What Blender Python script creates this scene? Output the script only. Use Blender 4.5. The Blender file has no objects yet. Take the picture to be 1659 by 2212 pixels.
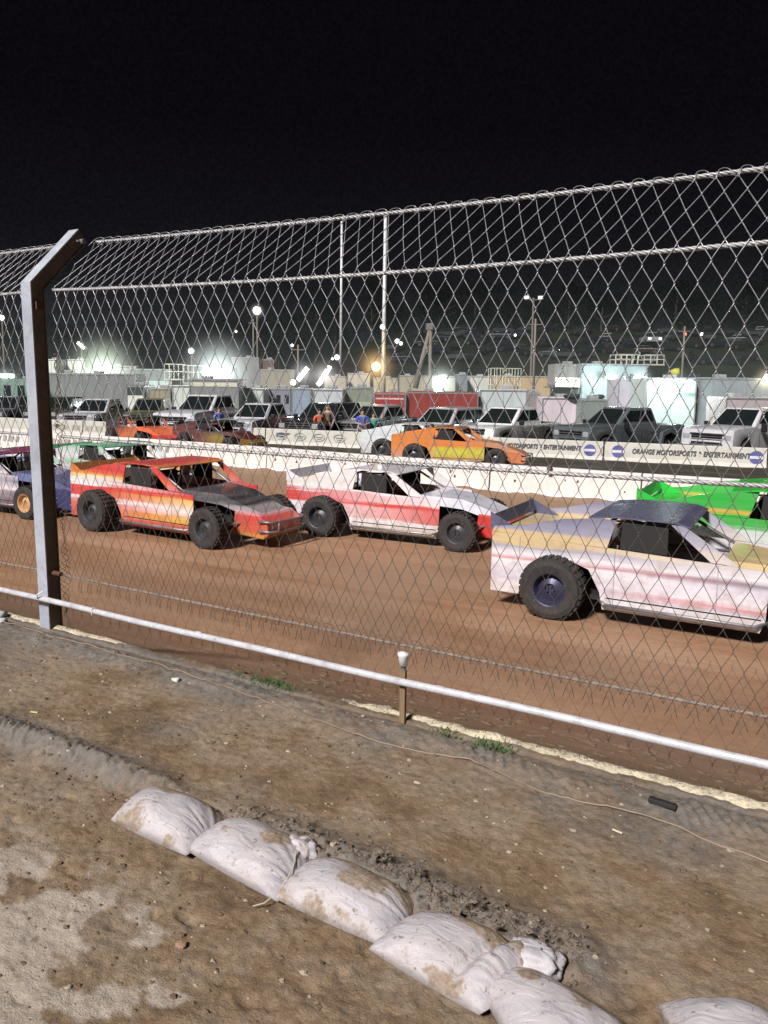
import bpy, bmesh, math, random
from mathutils import Vector, Matrix, noise
random.seed(7)
S = bpy.context.scene
COL = S.collection
R = math.radians
PI = math.pi

# ------------------------------------------------------------------ camera model
F = 1661.0; CXP = 829.5; HZ = 828.0
PITCH = R(7); YAW = R(29.5); ROLL = R(.8); CAMZ = 1.75
CYP = HZ + F*math.tan(PITCH)
FW = Vector((-math.sin(YAW)*math.cos(PITCH), math.cos(YAW)*math.cos(PITCH), -math.sin(PITCH)))
_rt = Vector((math.cos(YAW), math.sin(YAW), 0)); _up = _rt.cross(FW)
RT = _rt*math.cos(ROLL) + _up*math.sin(ROLL)
UP = -_rt*math.sin(ROLL) + _up*math.cos(ROLL)
CAMP = Vector((0, 0, CAMZ))
TZ = -1.1                                     # level of the race track
def sight(u, v): return FW + RT*((u-CXP)/F) - UP*((v-CYP)/F)
def at(u, v, d): return CAMP + sight(u, v)*d                # point seen at (u, v), d metres deep
def ground(u, d, z=TZ):                                     # ground point below column u at depth d
    p = at(u, HZ, d); return Vector((p.x, p.y, z))

cam = bpy.data.cameras.new('camera'); camo = bpy.data.objects.new('camera', cam); COL.objects.link(camo)
camo.matrix_world = Matrix(((RT.x, UP.x, -FW.x, 0), (RT.y, UP.y, -FW.y, 0), (RT.z, UP.z, -FW.z, CAMZ), (0, 0, 0, 1)))
cam.sensor_fit = 'VERTICAL'; cam.sensor_height = 36; cam.lens = 36*F/2212
cam.shift_y = -(1106-CYP)/2212; cam.clip_end = 2000; cam.clip_start = .05
S.camera = camo
S.render.resolution_x = 768; S.render.resolution_y = 1024
S.view_settings.view_transform = 'Standard'; S.view_settings.look = 'None'; S.view_settings.exposure = 0

# ------------------------------------------------------------------ materials
def newmat(name):
    m = bpy.data.materials.new(name); m.use_nodes = True
    nt = m.node_tree; b = nt.nodes['Principled BSDF']
    return m, nt, b
def N(nt, typ, **kw):
    n = nt.nodes.new(typ)
    for k, v in kw.items():
        if k in n.inputs: n.inputs[k].default_value = v
        else: setattr(n, k, v)
    return n
def L(nt, a, b): nt.links.new(a, b)
def c4(c): return (c[0], c[1], c[2], 1)
def ramp(nt, stops, interp='LINEAR'):
    r = nt.nodes.new('ShaderNodeValToRGB'); e = r.color_ramp.elements
    r.color_ramp.interpolation = interp
    while len(e) > 1: e.remove(e[0])
    e[0].position = stops[0][0]; e[0].color = c4(stops[0][1])
    for p, c in stops[1:]:
        x = e.new(p); x.color = c4(c)
    return r
def mix(nt, fac, a, b, mode='MIX'):
    m = nt.nodes.new('ShaderNodeMix'); m.data_type = 'RGBA'; m.blend_type = mode
    for s, v in ((m.inputs[0], fac), (m.inputs[6], a), (m.inputs[7], b)):
        if hasattr(v, 'links') or hasattr(v, 'is_linked'): L(nt, v, s)
        elif isinstance(v, (tuple, list)): s.default_value = c4(v)
        else: s.default_value = v
    return m.outputs[2]
def coords(nt, scale=(1, 1, 1), kind='Object'):
    t = nt.nodes.new('ShaderNodeTexCoord'); m = nt.nodes.new('ShaderNodeMapping')
    m.inputs['Scale'].default_value = scale
    L(nt, t.outputs[kind], m.inputs[0]); return m.outputs[0]
def mat(name, col, rough=.5, metal=0, var=.25, vs=3.0, dirt=None, dirtamt=.4, bump=0, bs=40, coat=0, stretch=(1, 1, 1)):
    m, nt, b = newmat(name)
    v = coords(nt, stretch)
    n = N(nt, 'ShaderNodeTexNoise', Scale=vs, Detail=6.0, Roughness=.65); L(nt, v, n.inputs['Vector'])
    r = ramp(nt, [(.3, tuple(x*(1-var) for x in col)), (.7, tuple(min(1, x*(1+var*.6)) for x in col))])
    L(nt, n.outputs['Fac'], r.inputs[0]); out = r.outputs[0]
    if dirt:
        n2 = N(nt, 'ShaderNodeTexNoise', Scale=vs*2.3, Detail=8.0, Roughness=.75); L(nt, v, n2.inputs['Vector'])
        r2 = ramp(nt, [(.5, (0, 0, 0)), (.7, (dirtamt,)*3)]); L(nt, n2.outputs['Fac'], r2.inputs[0])
        out = mix(nt, r2.outputs[0], out, dirt)
    L(nt, out, b.inputs['Base Color'])
    rr = ramp(nt, [(.3, (max(0, rough-.12),)*3), (.7, (min(1, rough+.12),)*3)]); L(nt, n.outputs['Fac'], rr.inputs[0])
    L(nt, rr.outputs[0], b.inputs['Roughness'])
    b.inputs['Metallic'].default_value = metal
    b.inputs['Coat Weight'].default_value = coat
    if bump:
        nb = N(nt, 'ShaderNodeTexNoise', Scale=float(bs), Detail=6.0); L(nt, v, nb.inputs['Vector'])
        bp = N(nt, 'ShaderNodeBump', Strength=bump, Distance=.02); L(nt, nb.outputs['Fac'], bp.inputs['Height'])
        L(nt, bp.outputs[0], b.inputs['Normal'])
    return m
def matte(m): m.node_tree.nodes['Principled BSDF'].inputs['Specular IOR Level'].default_value = 0; return m
def emis(name, col, s):
    m, nt, b = newmat(name)
    n = N(nt, 'ShaderNodeTexNoise', Scale=2.0); r = ramp(nt, [(0, tuple(x*.85 for x in col)), (1, col)])
    L(nt, n.outputs['Fac'], r.inputs[0]); L(nt, r.outputs[0], b.inputs['Emission Color'])
    b.inputs['Base Color'].default_value = c4(col); b.inputs['Emission Strength'].default_value = s
    return m
MUD = (.16, .10, .055)
M = {}
def gm(key, *a, **k):
    if key not in M: M[key] = mat(key, *a, **k)
    return M[key]
galv = mat('galvanised_wire', (.40, .40, .43), .38, .55, .2, 25)
def height_tint(m, z0, z1, c):                             # blends to a darker tone towards the bottom
    nt = m.node_tree; b = nt.nodes['Principled BSDF']; src = b.inputs['Base Color'].links[0].from_socket
    t = nt.nodes.new('ShaderNodeTexCoord'); s = nt.nodes.new('ShaderNodeSeparateXYZ'); L(nt, t.outputs['Object'], s.inputs[0])
    r = nt.nodes.new('ShaderNodeMapRange'); L(nt, s.outputs['Z'], r.inputs[0]); r.inputs[1].default_value = z1; r.inputs[2].default_value = z0
    L(nt, mix(nt, r.outputs[0], src, c), b.inputs['Base Color'])
height_tint(galv, 1.1, 1.7, (.15, .125, .105))
cablem = mat('wire_rope', (.46, .45, .45), .5, .35, .3, 18, dirt=(.2, .15, .1), dirtamt=.5)
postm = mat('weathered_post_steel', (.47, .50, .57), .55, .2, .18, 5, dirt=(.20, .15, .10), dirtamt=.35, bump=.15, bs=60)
postweb = mat('shaded_post_steel', (.17, .135, .10), .6, .15, .35, 6, dirt=(.09, .05, .03), dirtamt=.6, bump=.2, bs=50)  # browner, darker copy of the steel: shade painted into web and back flange
pipem = mat('white_pipe', (.66, .66, .70), .25, .2, .15, 8, dirt=(.30, .23, .17), dirtamt=.55, bump=.1, bs=30)
woodm = mat('stake_wood', (.25, .17, .09), .7, 0, .3, 30, stretch=(1, 1, .1))
plastw = mat('white_plastic', (.8, .8, .8), .35)
black = mat('black_paint', (.012, .012, .014), .4)
rubber = mat('tyre_rubber', (.028, .026, .026), .75, 0, .3, 9, dirt=(.12, .075, .045), dirtamt=.45)
chrome = mat('chrome', (.6, .6, .62), .18, .9)
glass = mat('dark_glass', (.012, .016, .016), .08, 0, .3, 2, coat=.5)
tube_steel = mat('tube_steel', (.25, .25, .26), .4, .5)
darkin = mat('dark_interior', (.02, .018, .018), .8)

# ------------------------------------------------------------------ mesh builder
class MB:
    def __init__(s): s.v = []; s.f = []; s.m = []; s.mi = 0
    def add(s, vs, fs):
        o = len(s.v); s.v += [tuple(x) for x in vs]
        for f in fs: s.f.append(tuple(i+o for i in f)); s.m.append(s.mi)
    def box(s, c, d, rz=0, M4=None):
        x, y, z = (k/2 for k in d)
        p = [Vector((a*x, b*y, e*z)) for a in (-1, 1) for b in (-1, 1) for e in (-1, 1)]
        m = Matrix.Translation(c) @ (M4 if M4 else Matrix.Rotation(rz, 4, 'Z'))
        s.add([m @ q for q in p], [(0, 1, 3, 2), (4, 6, 7, 5), (0, 4, 5, 1), (2, 3, 7, 6), (0, 2, 6, 4), (1, 5, 7, 3)])
    def bbox(s, c, d, b=.03):                              # box with chamfered edges
        bm = bmesh.new(); bmesh.ops.create_cube(bm, size=1)
        for q in bm.verts: q.co = Vector((q.co.x*d[0], q.co.y*d[1], q.co.z*d[2]))
        bmesh.ops.bevel(bm, geom=bm.edges[:], offset=b, segments=2, profile=.6, affect='EDGES')
        bm.verts.index_update()
        s.add([q.co+Vector(c) for q in bm.verts], [[q.index for q in f.verts] for f in bm.faces]); bm.free()
    def tube(s, pts, r, n=6, closed=False, rads=None):
        pts = [Vector(p) for p in pts]; k = len(pts); rings = []
        ref = None
        for i, p in enumerate(pts):
            t = (pts[min(i+1, k-1)]-pts[max(i-1, 0)])
            t = t.normalized() if t.length > 1e-9 else Vector((0, 0, 1))
            if ref is None: ref = t.orthogonal().normalized()
            a = (ref-t*ref.dot(t)); a = a.normalized() if a.length > 1e-6 else t.orthogonal().normalized()
            ref = a; b = t.cross(a); rr = rads[i] if rads else r
            rings.append([p+a*math.cos(2*PI*j/n)*rr+b*math.sin(2*PI*j/n)*rr for j in range(n)])
        vs = [q for g in rings for q in g]; fs = []
        for i in range(k-1):
            for j in range(n): fs.append((i*n+j, i*n+(j+1) % n, (i+1)*n+(j+1) % n, (i+1)*n+j))
        fs.append(tuple(range(n-1, -1, -1))); fs.append(tuple((k-1)*n+j for j in range(n)))
        s.add(vs, fs)
    def prism(s, poly, y0, y1, bev=0):                      # XZ polygon pushed along Y
        if bev:
            bm = bmesh.new(); vs = [bm.verts.new((x, y0, z)) for x, z in poly]; f = bm.faces.new(vs)
            r = bmesh.ops.extrude_face_region(bm, geom=[f])
            for q in r['geom']:
                if isinstance(q, bmesh.types.BMVert): q.co.y = y1
            bmesh.ops.recalc_face_normals(bm, faces=bm.faces[:])
            ed = [e for e in bm.edges if abs(e.verts[0].co.y-e.verts[1].co.y) < 1e-6]
            bmesh.ops.bevel(bm, geom=ed, offset=bev, segments=2, profile=.6, affect='EDGES')
            bmesh.ops.triangulate(bm, faces=[f for f in bm.faces if len(f.verts) > 4])
            bm.verts.index_update()
            s.add([q.co.copy() for q in bm.verts], [[q.index for q in f.verts] for f in bm.faces]); bm.free(); return
        k = len(poly)
        s.add([(x, y0, z) for x, z in poly]+[(x, y1, z) for x, z in poly],
              [tuple(range(k)), tuple(range(2*k-1, k-1, -1))]+[(i, i+k, (i+1) % k+k, (i+1) % k) for i in range(k)])
    def lathe(s, prof, c, axis='Y', n=20):
        vs = []; k = len(prof)
        for j in range(n):
            a = 2*PI*j/n
            for r, h in prof:
                if axis == 'Y': vs.append((c[0]+r*math.cos(a), c[1]+h, c[2]+r*math.sin(a)))
                elif axis == 'Z': vs.append((c[0]+r*math.cos(a), c[1]+r*math.sin(a), c[2]+h))
                else: vs.append((c[0]+h, c[1]+r*math.cos(a), c[2]+r*math.sin(a)))
        fs = [(j*k+i, j*k+i+1, ((j+1) % n)*k+i+1, ((j+1) % n)*k+i) for j in range(n) for i in range(k-1)]
        s.add(vs, fs)
    def ball(s, c, r, n=10, sq=(1, 1, 1), jit=0):
        vs = []; fs = []; rows = max(4, n//2)
        for i in range(rows+1):
            for j in range(n):
                a = PI*i/rows; b = 2*PI*j/n
                q = Vector((math.sin(a)*math.cos(b), math.sin(a)*math.sin(b), math.cos(a)))
                k = 1+(noise.noise(q*1.7+Vector(c)*9)*jit if jit else 0)
                vs.append((c[0]+q.x*r*sq[0]*k, c[1]+q.y*r*sq[1]*k, c[2]+q.z*r*sq[2]*k))
        for i in range(rows):
            for j in range(n): fs.append((i*n+j, (i+1)*n+j, (i+1)*n+(j+1) % n, i*n+(j+1) % n))
        s.add(vs, fs)
    def quad(s, a, b, c, d): s.add([a, b, c, d], [(0, 1, 2, 3)])
    def build(s, name, mats, parent=None, loc=None, rz=0, smooth=False):
        me = bpy.data.meshes.new(name); me.from_pydata(s.v, [], s.f)
        if not isinstance(mats, (list, tuple)): mats = [mats]
        for m in mats: me.materials.append(m)
        me.polygons.foreach_set('material_index', s.m)
        bm = bmesh.new(); bm.from_mesh(me); bmesh.ops.recalc_face_normals(bm, faces=bm.faces[:]); bm.to_mesh(me); bm.free()
        if smooth: me.shade_smooth() if smooth is True else me.shade_smooth()
        o = bpy.data.objects.new(name, me); COL.objects.link(o)
        if parent: o.parent = parent
        if loc is not None: o.location = loc
        o.rotation_euler.z = rz
        return o
def autosmooth(o, ang=40):
    me = o.data; me.shade_smooth()
    bm = bmesh.new(); bm.from_mesh(me)
    for e in bm.edges:
        if len(e.link_faces) == 2 and e.calc_face_angle(0) > R(ang): e.smooth = False
    bm.to_mesh(me); bm.free()
def tag(o, label=None, cat=None, group=None, kind=None):
    if label: o['label'] = label
    if cat: o['category'] = cat
    if group: o['group'] = group
    if kind: o['kind'] = kind
    return o
def thing(name, label, cat, loc=(0, 0, 0), rz=0, group=None):
    o = bpy.data.objects.new(name, None); COL.objects.link(o); o.location = loc; o.rotation_euler.z = rz
    o.empty_display_size = .2
    return tag(o, label, cat, group)
def clone(o, parent=None):
    c = o.copy(); COL.objects.link(c)
    if parent: c.parent = parent
    for ch in list(o.children): clone(ch, c)
    return c
def fbm(x, y, s, o=4, z=0.0):
    v = 0; a = 1; t = 0
    for i in range(o):
        v += a*noise.noise(Vector((x*s, y*s, z+i*7.1))); t += a; a *= .5; s *= 2.03
    return v/t
def sm(a, b, x):
    t = max(0, min(1, (x-a)/(b-a))); return t*t*(3-2*t)

# ------------------------------------------------------------------ world and light
W = bpy.data.worlds.new('World'); S.world = W; W.use_nodes = True
nt = W.node_tree; bg = nt.nodes['Background']
tc = nt.nodes.new('ShaderNodeTexCoord'); sp = nt.nodes.new('ShaderNodeSeparateXYZ'); L(nt, tc.outputs['Generated'], sp.inputs[0])
rp = ramp(nt, [(0, (.013, .013, .013)), (.03, (.0125, .0135, .0155)), (.12, (.0075, .0073, .0095)), (.3, (.0036, .0030, .0046)), (1, (.002, .0013, .0034))])
L(nt, sp.outputs['Z'], rp.inputs[0])
sn = N(nt, 'ShaderNodeTexNoise', Scale=260.0, Detail=2.0); L(nt, tc.outputs['Generated'], sn.inputs['Vector'])
sr = ramp(nt, [(.3, (.75, .72, .75)), (.7, (1.25, 1.22, 1.25))]); L(nt, sn.outputs['Fac'], sr.inputs[0])
L(nt, mix(nt, 1.0, rp.outputs[0], sr.outputs[0], 'MULTIPLY'), bg.inputs[0]); bg.inputs[1].default_value = 1.0
sun = bpy.data.lights.new('floodlight_sun', 'SUN'); sun.energy = 5.6; sun.angle = R(9); sun.color = (1, .965, .95)
suno = bpy.data.objects.new('floodlight_sun', sun); COL.objects.link(suno)
suno.rotation_euler = Vector((-.08, -.78, .72)).to_track_quat('Z', 'Y').to_euler()
def point(p, col, w, r=.25):
    l = bpy.data.lights.new('lamp_light', 'POINT'); l.energy = w; l.color = col; l.shadow_soft_size = r
    o = bpy.data.objects.new('lamp_light', l); o.location = p; COL.objects.link(o); return o

# ------------------------------------------------------------------ ground materials
def soil(name, base, grey, bumpS=.6, wet=.45, attr=True):
    m, nt, b = newmat(name); v = coords(nt)
    n1 = N(nt, 'ShaderNodeTexNoise', Scale=2.2, Detail=9.0, Roughness=.68); L(nt, v, n1.inputs['Vector'])
    n2 = N(nt, 'ShaderNodeTexNoise', Scale=28.0, Detail=8.0, Roughness=.7); L(nt, v, n2.inputs['Vector'])
    n3 = N(nt, 'ShaderNodeTexNoise', Scale=150.0, Detail=4.0, Roughness=.7); L(nt, v, n3.inputs['Vector'])
    vo = N(nt, 'ShaderNodeTexVoronoi', Scale=70.0); L(nt, v, vo.inputs['Vector'])
    r1 = ramp(nt, [(.32, tuple(x*.62 for x in base)), (.46, base), (.56, grey), (.68, tuple(x*.8 for x in grey))]); L(nt, n1.outputs['Fac'], r1.inputs[0])
    r2 = ramp(nt, [(.25, (.45, .43, .42)), (.5, (1, 1, 1)), (.75, (1.35, 1.3, 1.25))]); L(nt, n2.outputs['Fac'], r2.inputs[0])
    c = mix(nt, .8, r1.outputs[0], r2.outputs[0], 'MULTIPLY')
    r3 = ramp(nt, [(.3, (.75, .75, .75)), (.7, (1.25, 1.25, 1.25))]); L(nt, n3.outputs['Fac'], r3.inputs[0])
    c = mix(nt, .7, c, r3.outputs[0], 'MULTIPLY')
    # pale grit
    r4 = ramp(nt, [(.0, (1, 1, 1)), (.12, (0, 0, 0))]); L(nt, vo.outputs['Distance'], r4.inputs[0])
    r4b = ramp(nt, [(.58, (0, 0, 0)), (.70, (.45, .45, .45))]); L(nt, n2.outputs['Fac'], r4b.inputs[0])
    c = mix(nt, mix(nt, 1.0, r4.outputs[0], r4b.outputs[0], 'MULTIPLY'), c, (.42, .37, .30))
    if attr:
        a = N(nt, 'ShaderNodeAttribute', attribute_name='mud'); s = nt.nodes.new('ShaderNodeSeparateColor'); L(nt, a.outputs['Color'], s.inputs[0])
        c = mix(nt, s.outputs[0], c, mix(nt, 1.0, (.17, .155, .14), r2.outputs[0], 'MULTIPLY'))          # grey wet mud
        c = mix(nt, s.outputs[1], c, mix(nt, 1.0, (.42, .355, .29), r3.outputs[0], 'MULTIPLY'))      # pale dry sand
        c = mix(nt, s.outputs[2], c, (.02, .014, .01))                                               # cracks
    L(nt, c, b.inputs['Base Color'])
    rr = ramp(nt, [(.35, (wet,)*3), (.6, (.8,)*3)]); L(nt, n1.outputs['Fac'], rr.inputs[0]); L(nt, rr.outputs[0], b.inputs['Roughness'])
    b.inputs['Specular IOR Level'].default_value = .45
    b1 = N(nt, 'ShaderNodeBump', Strength=bumpS, Distance=.006); L(nt, n3.outputs['Fac'], b1.inputs['Height'])
    b2 = N(nt, 'ShaderNodeBump', Strength=bumpS, Distance=.02); L(nt, n2.outputs['Fac'], b2.inputs['Height']); L(nt, b1.outputs[0], b2.inputs['Normal'])
    L(nt, b2.outputs[0], b.inputs['Normal'])
    return m
soilm = soil('churned_soil', (.225, .152, .092), (.275, .205, .14), bumpS=.6, wet=.25)

BAGS = [  # left tip, near corner, right corner, far corner, height
    [(-2.32, 1.95), (-1.90, 1.93), (-1.93, 2.20), (-2.36, 2.19), .095],
    [(-1.94, 1.96), (-1.46, 1.90), (-1.50, 2.20), (-1.90, 2.20), .092],
    [(-1.49, 1.91), (-1.04, 1.90), (-1.06, 2.15), (-1.48, 2.17), .092],
    [(-1.09, 1.87), (-.70, 1.81), (-.58, 2.11), (-1.02, 2.10), .092],
    [(-.74, 1.90), (-.46, 1.66), (-.26, 1.95), (-.66, 2.02), .092],
    [(-.28, 2.10), (-.12, 1.80), (.22, 2.06), (-.04, 2.22), .10]]
def ridge_y(x):                                            # line of the tread ridge and the sandbags
    if x < -2.3: return 2.19 + .02*math.sin(x*1.7) - .02*(x+2.3)
    return 2.19 - .05*(x+2.3)*.9
def fgh(x, y):
    h = .016*fbm(x, y, 1.3, 3) + .010*fbm(x, y, 6, 3, 3) + .0055*fbm(x, y, 24, 2, 5)
    k = abs(fbm(x*.8, y, 16, 2, 9)); h -= .006*max(0, .25-k)*4*.5
    ry = ridge_y(x); d = y-ry
    up = sm(-.08, .12, d); h += .035*up
    near = 1-up; h += near*(.012*fbm(x*1.0, y, 9, 3, 31) - .016*max(0, fbm(x, y*1.4, 13, 2, 41)-.22)*4*.5 + .008*max(0, fbm(x, y, 38, 2, 51)-.2)*2)
    rg = math.exp(-((d-.02)/.065)**2)*sm(-1.9, -2.4, x)
    h += rg*(.05+(.011*math.sin(x*135+y*60+5*fbm(x, y, 3, 2))*sm(-.15, .25, fbm(x, 0, 2.5, 2, 6))+.030*fbm(x, y, 26, 3)))
    hp = math.exp(-((d-.03)/.10)**2)*sm(-2.2, -1.6, x)*(1-sm(-.55, -.35, x))
    h += hp*(.045+.03*fbm(x, y, 28, 2, 2))
    e = y-3.19; lug = math.exp(-(e/.10)**2)
    h += lug*(.02+.008*math.sin(x*130+y*60+6*fbm(x, y, 3, 2))*sm(-1.7, -1.1, x)*sm(-.1, .25, fbm(x, 0, 2, 2, 8))+.018*fbm(x, y, 18, 2, 1))
    ck = math.exp(-((y-3.30-.012*fbm(x, 0, 5, 2))/.014)**2)
    h -= ck*.035
    # footprint scrapes
    for fx, fy, fr in FOOT: 
        q = ((x-fx)/fr)**2+((y-fy)/(fr*.45))**2
        if q < 3: h += -.012*math.exp(-q)+.006*math.exp(-((q-1.4)/.5)**2)
    if y > 3.33: h -= (y-3.33)*.4*sm(3.33, 3.6, y)
    return h
FOOT = [(-1.3, 1.55, .05), (-1.05, 1.5, .06), (-.9, 1.38, .07), (-1.7, 1.72, .05), (-.75, 1.6, .05), (-1.5, 1.25, .06), (-.6, 1.45, .07), (-1.15, 1.3, .05)]
def build_fg():
    x0, x1, y0, y1 = -9.0, 1.6, .75, 3.40
    xs = []; x = x1
    while x > x0:
        xs.append(x); x -= .0105 if x > -3.9 else .02
    ys = []; y = y0
    while y < y1: ys.append(y); y += .0115
    ys.append(y1)
    vs = []; cols = []
    for y in ys:
        for x in xs:
            vs.append((x, y, fgh(x, y)))
            d = y-ridge_y(x)
            mud = math.exp(-((d-.02)/.09)**2)*sm(-2.0, -2.5, x) + .9*math.exp(-((d-.05)/.10)**2)*sm(-2.2, -1.5, x)*(1-sm(-.5, -.3, x))
            mud += .8*math.exp(-((y-3.2)/.13)**2)
            mud += .75*sm(.0, .35, fbm(x, y, 1.6, 4, 11)+.25*sm(2.6, 3.2, y)+.25*sm(-2.2, -4.5, x)-.12)
            mud += .35*sm(-1.0, .2, x)*sm(.1, -.3, d)
            mud = min(.9, mud*(.75+.6*fbm(x, y, 20, 2, 4)))
            nz = fbm(x, y*1.5, 4.2, 4, 21)
            edge = (-1.55-x)*.50+(1.42-y)*.85+.02
            dry = sm(.04, .062, min(.4, edge)*.55+nz*.55-.04) if edge > -.15 else 0
            dry *= sm(1.85, 1.6, y)
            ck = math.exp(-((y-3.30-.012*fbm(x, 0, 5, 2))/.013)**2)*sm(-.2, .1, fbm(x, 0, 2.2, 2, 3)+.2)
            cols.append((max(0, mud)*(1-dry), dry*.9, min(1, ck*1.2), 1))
    nx = len(xs); fs = [(j*nx+i, j*nx+i+1, (j+1)*nx+i+1, (j+1)*nx+i) for j in range(len(ys)-1) for i in range(nx-1)]
    me = bpy.data.meshes.new('ground'); me.from_pydata(vs, [], fs); me.materials.append(soilm)
    ca = me.color_attributes.new('mud', 'FLOAT_COLOR', 'POINT')
    ca.data.foreach_set('color', [k for c in cols for k in c]); me.shade_smooth(); me.flip_normals()
    o = bpy.data.objects.new('ground', me); COL.objects.link(o); tag(o, kind='structure')
    if me.polygons[0].normal.z < 0: me.flip_normals()
build_fg()

# bank and track: one sheet from the fence to far beyond the pits
def trackmat():
    m, nt, b = newmat('clay_track')
    v = coords(nt, (.22, 1, 1)); v2 = coords(nt)
    n1 = N(nt, 'ShaderNodeTexNoise', Scale=1.6, Detail=8.0, Roughness=.6); L(nt, v, n1.inputs['Vector'])
    n2 = N(nt, 'ShaderNodeTexNoise', Scale=14.0, Detail=8.0, Roughness=.7); L(nt, v2, n2.inputs['Vector'])
    nl = N(nt, 'ShaderNodeTexNoise', Scale=.35, Detail=3.0); L(nt, v2, nl.inputs['Vector'])
    r1 = ramp(nt, [(.3, (.26, .138, .075)), (.5, (.325, .182, .105)), (.7, (.38, .235, .15))]); L(nt, n1.outputs['Fac'], r1.inputs[0])
    r2 = ramp(nt, [(.3, (.8, .8, .8)), (.7, (1.15, 1.15, 1.15))]); L(nt, n2.outputs['Fac'], r2.inputs[0])
    c = mix(nt, 1.0, r1.outputs[0], r2.outputs[0], 'MULTIPLY')
    v3 = coords(nt, (.035, 5.5, 1)); n5 = N(nt, 'ShaderNodeTexNoise', Scale=1.0, Detail=5.0, Roughness=.7); L(nt, v3, n5.inputs['Vector'])
    r5 = ramp(nt, [(.36, (.90, .88, .87)), (.5, (1, 1, 1)), (.66, (1.08, 1.08, 1.08))]); L(nt, n5.outputs['Fac'], r5.inputs[0]); c = mix(nt, .8, c, r5.outputs[0], 'MULTIPLY')
    rl = ramp(nt, [(.42, (0, 0, 0)), (.65, (.6, .6, .6))]); L(nt, nl.outputs['Fac'], rl.inputs[0])
    c = mix(nt, rl.outputs[0], c, (.30, .20, .14))
    a = N(nt, 'ShaderNodeAttribute', attribute_name='mud'); s = nt.nodes.new('ShaderNodeSeparateColor'); L(nt, a.outputs['Color'], s.inputs[0])
    c = mix(nt, s.outputs[0], c, mix(nt, 1.0, (.25, .155, .092), r2.outputs[0], 'MULTIPLY'))       # loose dirt
    c = mix(nt, s.outputs[1], c, mix(nt, 1.0, (.035, .028, .02), r2.outputs[0], 'MULTIPLY'))   # pit road
    L(nt, c, b.inputs['Base Color'])
    rr = ramp(nt, [(.35, (.45,)*3), (.65, (.75,)*3)]); L(nt, n1.outputs['Fac'], rr.inputs[0]); L(nt, rr.outputs[0], b.inputs['Roughness'])
    b.inputs['Specular IOR Level'].default_value = .35
    bp = N(nt, 'ShaderNodeBump', Strength=.45, Distance=.03); L(nt, n2.outputs['Fac'], bp.inputs['Height']); L(nt, bp.outputs[0], b.inputs['Normal'])
    return m
def wall1_y(x): return 18.55 + .25*math.sin(x*.25)
def wall2_y(x): return 29.6 - .13*(-1.5-x) if x > -37 else 24.98
def track_z(x, y):
    z = TZ
    if y < 6.3:
        t = sm(3.3, 6.3, y); z = -.05+(TZ+.05)*t*.98 + (TZ+.05)*.02
        k = (y-3.3)/3.0; z = -.06+(TZ+.06)*max(0, min(1, k))
        z += .03*fbm(x, y, 2.2, 4, 2)*(1-sm(5.5, 6.5, y))
    if y < 9: z += .012*fbm(x, y, 7, 3, 8)*(1-sm(6, 9, y))
    # berm of loose dirt at the foot of the near wall
    w = wall1_y(x); z += (.20+.16*fbm(x, 0, .7, 4, 3)+.08*fbm(x, y, 3, 3))*math.exp(-((y-(w-.25))/.75)**2)*(1 if y < w else .9)
    w2 = wall2_y(x); z += (.16+.06*fbm(x, 0, .5, 3, 3))*math.exp(-((y-(w2-.5))/.6)**2)
    return z
def build_track():
    ys = []; y = 3.36
    while y < 420:
        ys.append(y)
        y += .03 if y < 5 else .06 if y < 9 else .15 if y < 16.5 else .09 if y < 19.5 else .25 if y < 31 else 1.5 if y < 60 else 12
    vs = []; cols = []; nx = 330
    for y in ys:
        x1 = 6+y*.25; x0 = -(9+y*2.1); 
        for i in range(nx):
            x = x0+(x1-x0)*(i/(nx-1))**.8
            z = track_z(x, y)
            if y > 55: z -= .3
            vs.append((x, y, z))
            w = wall1_y(x)
            loose = (1-sm(4.2, 5.6, y+.8*fbm(x, y, 1, 3)))*.85 + .95*sm(1.6, .9, abs(y-w+.3)+.4*fbm(x, y, 1.2, 3))
            loose += .35*math.exp(-((y-13-1.5*fbm(x, 0, .2, 2))/1.1)**2)
            pit = sm(w, w+.6, y)
            cols.append((min(1, loose)*(1-pit), pit, 0, 1))
    fs = [(j*nx+i, j*nx+i+1, (j+1)*nx+i+1, (j+1)*nx+i) for j in range(len(ys)-1) for i in range(nx-1)]
    me = bpy.data.meshes.new('dirt_track'); me.from_pydata(vs, [], fs); me.materials.append(trackmat())
    ca = me.color_attributes.new('mud', 'FLOAT_COLOR', 'POINT'); ca.data.foreach_set('color', [k for c in cols for k in c]); me.shade_smooth()
    if me.polygons[0].normal.z < 0: me.flip_normals()
    o = bpy.data.objects.new('dirt_track', me); COL.objects.link(o); tag(o, kind='structure')
build_track()
b = MB(); b.quad((-900, -60, -1.6), (300, -60, -1.6), (300, 1400, -1.6), (-900, 1400, -1.6))
tag(b.build('terrain', gm('dark_earth', (.05, .038, .025), .9, vs=.3)), kind='structure')

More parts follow.
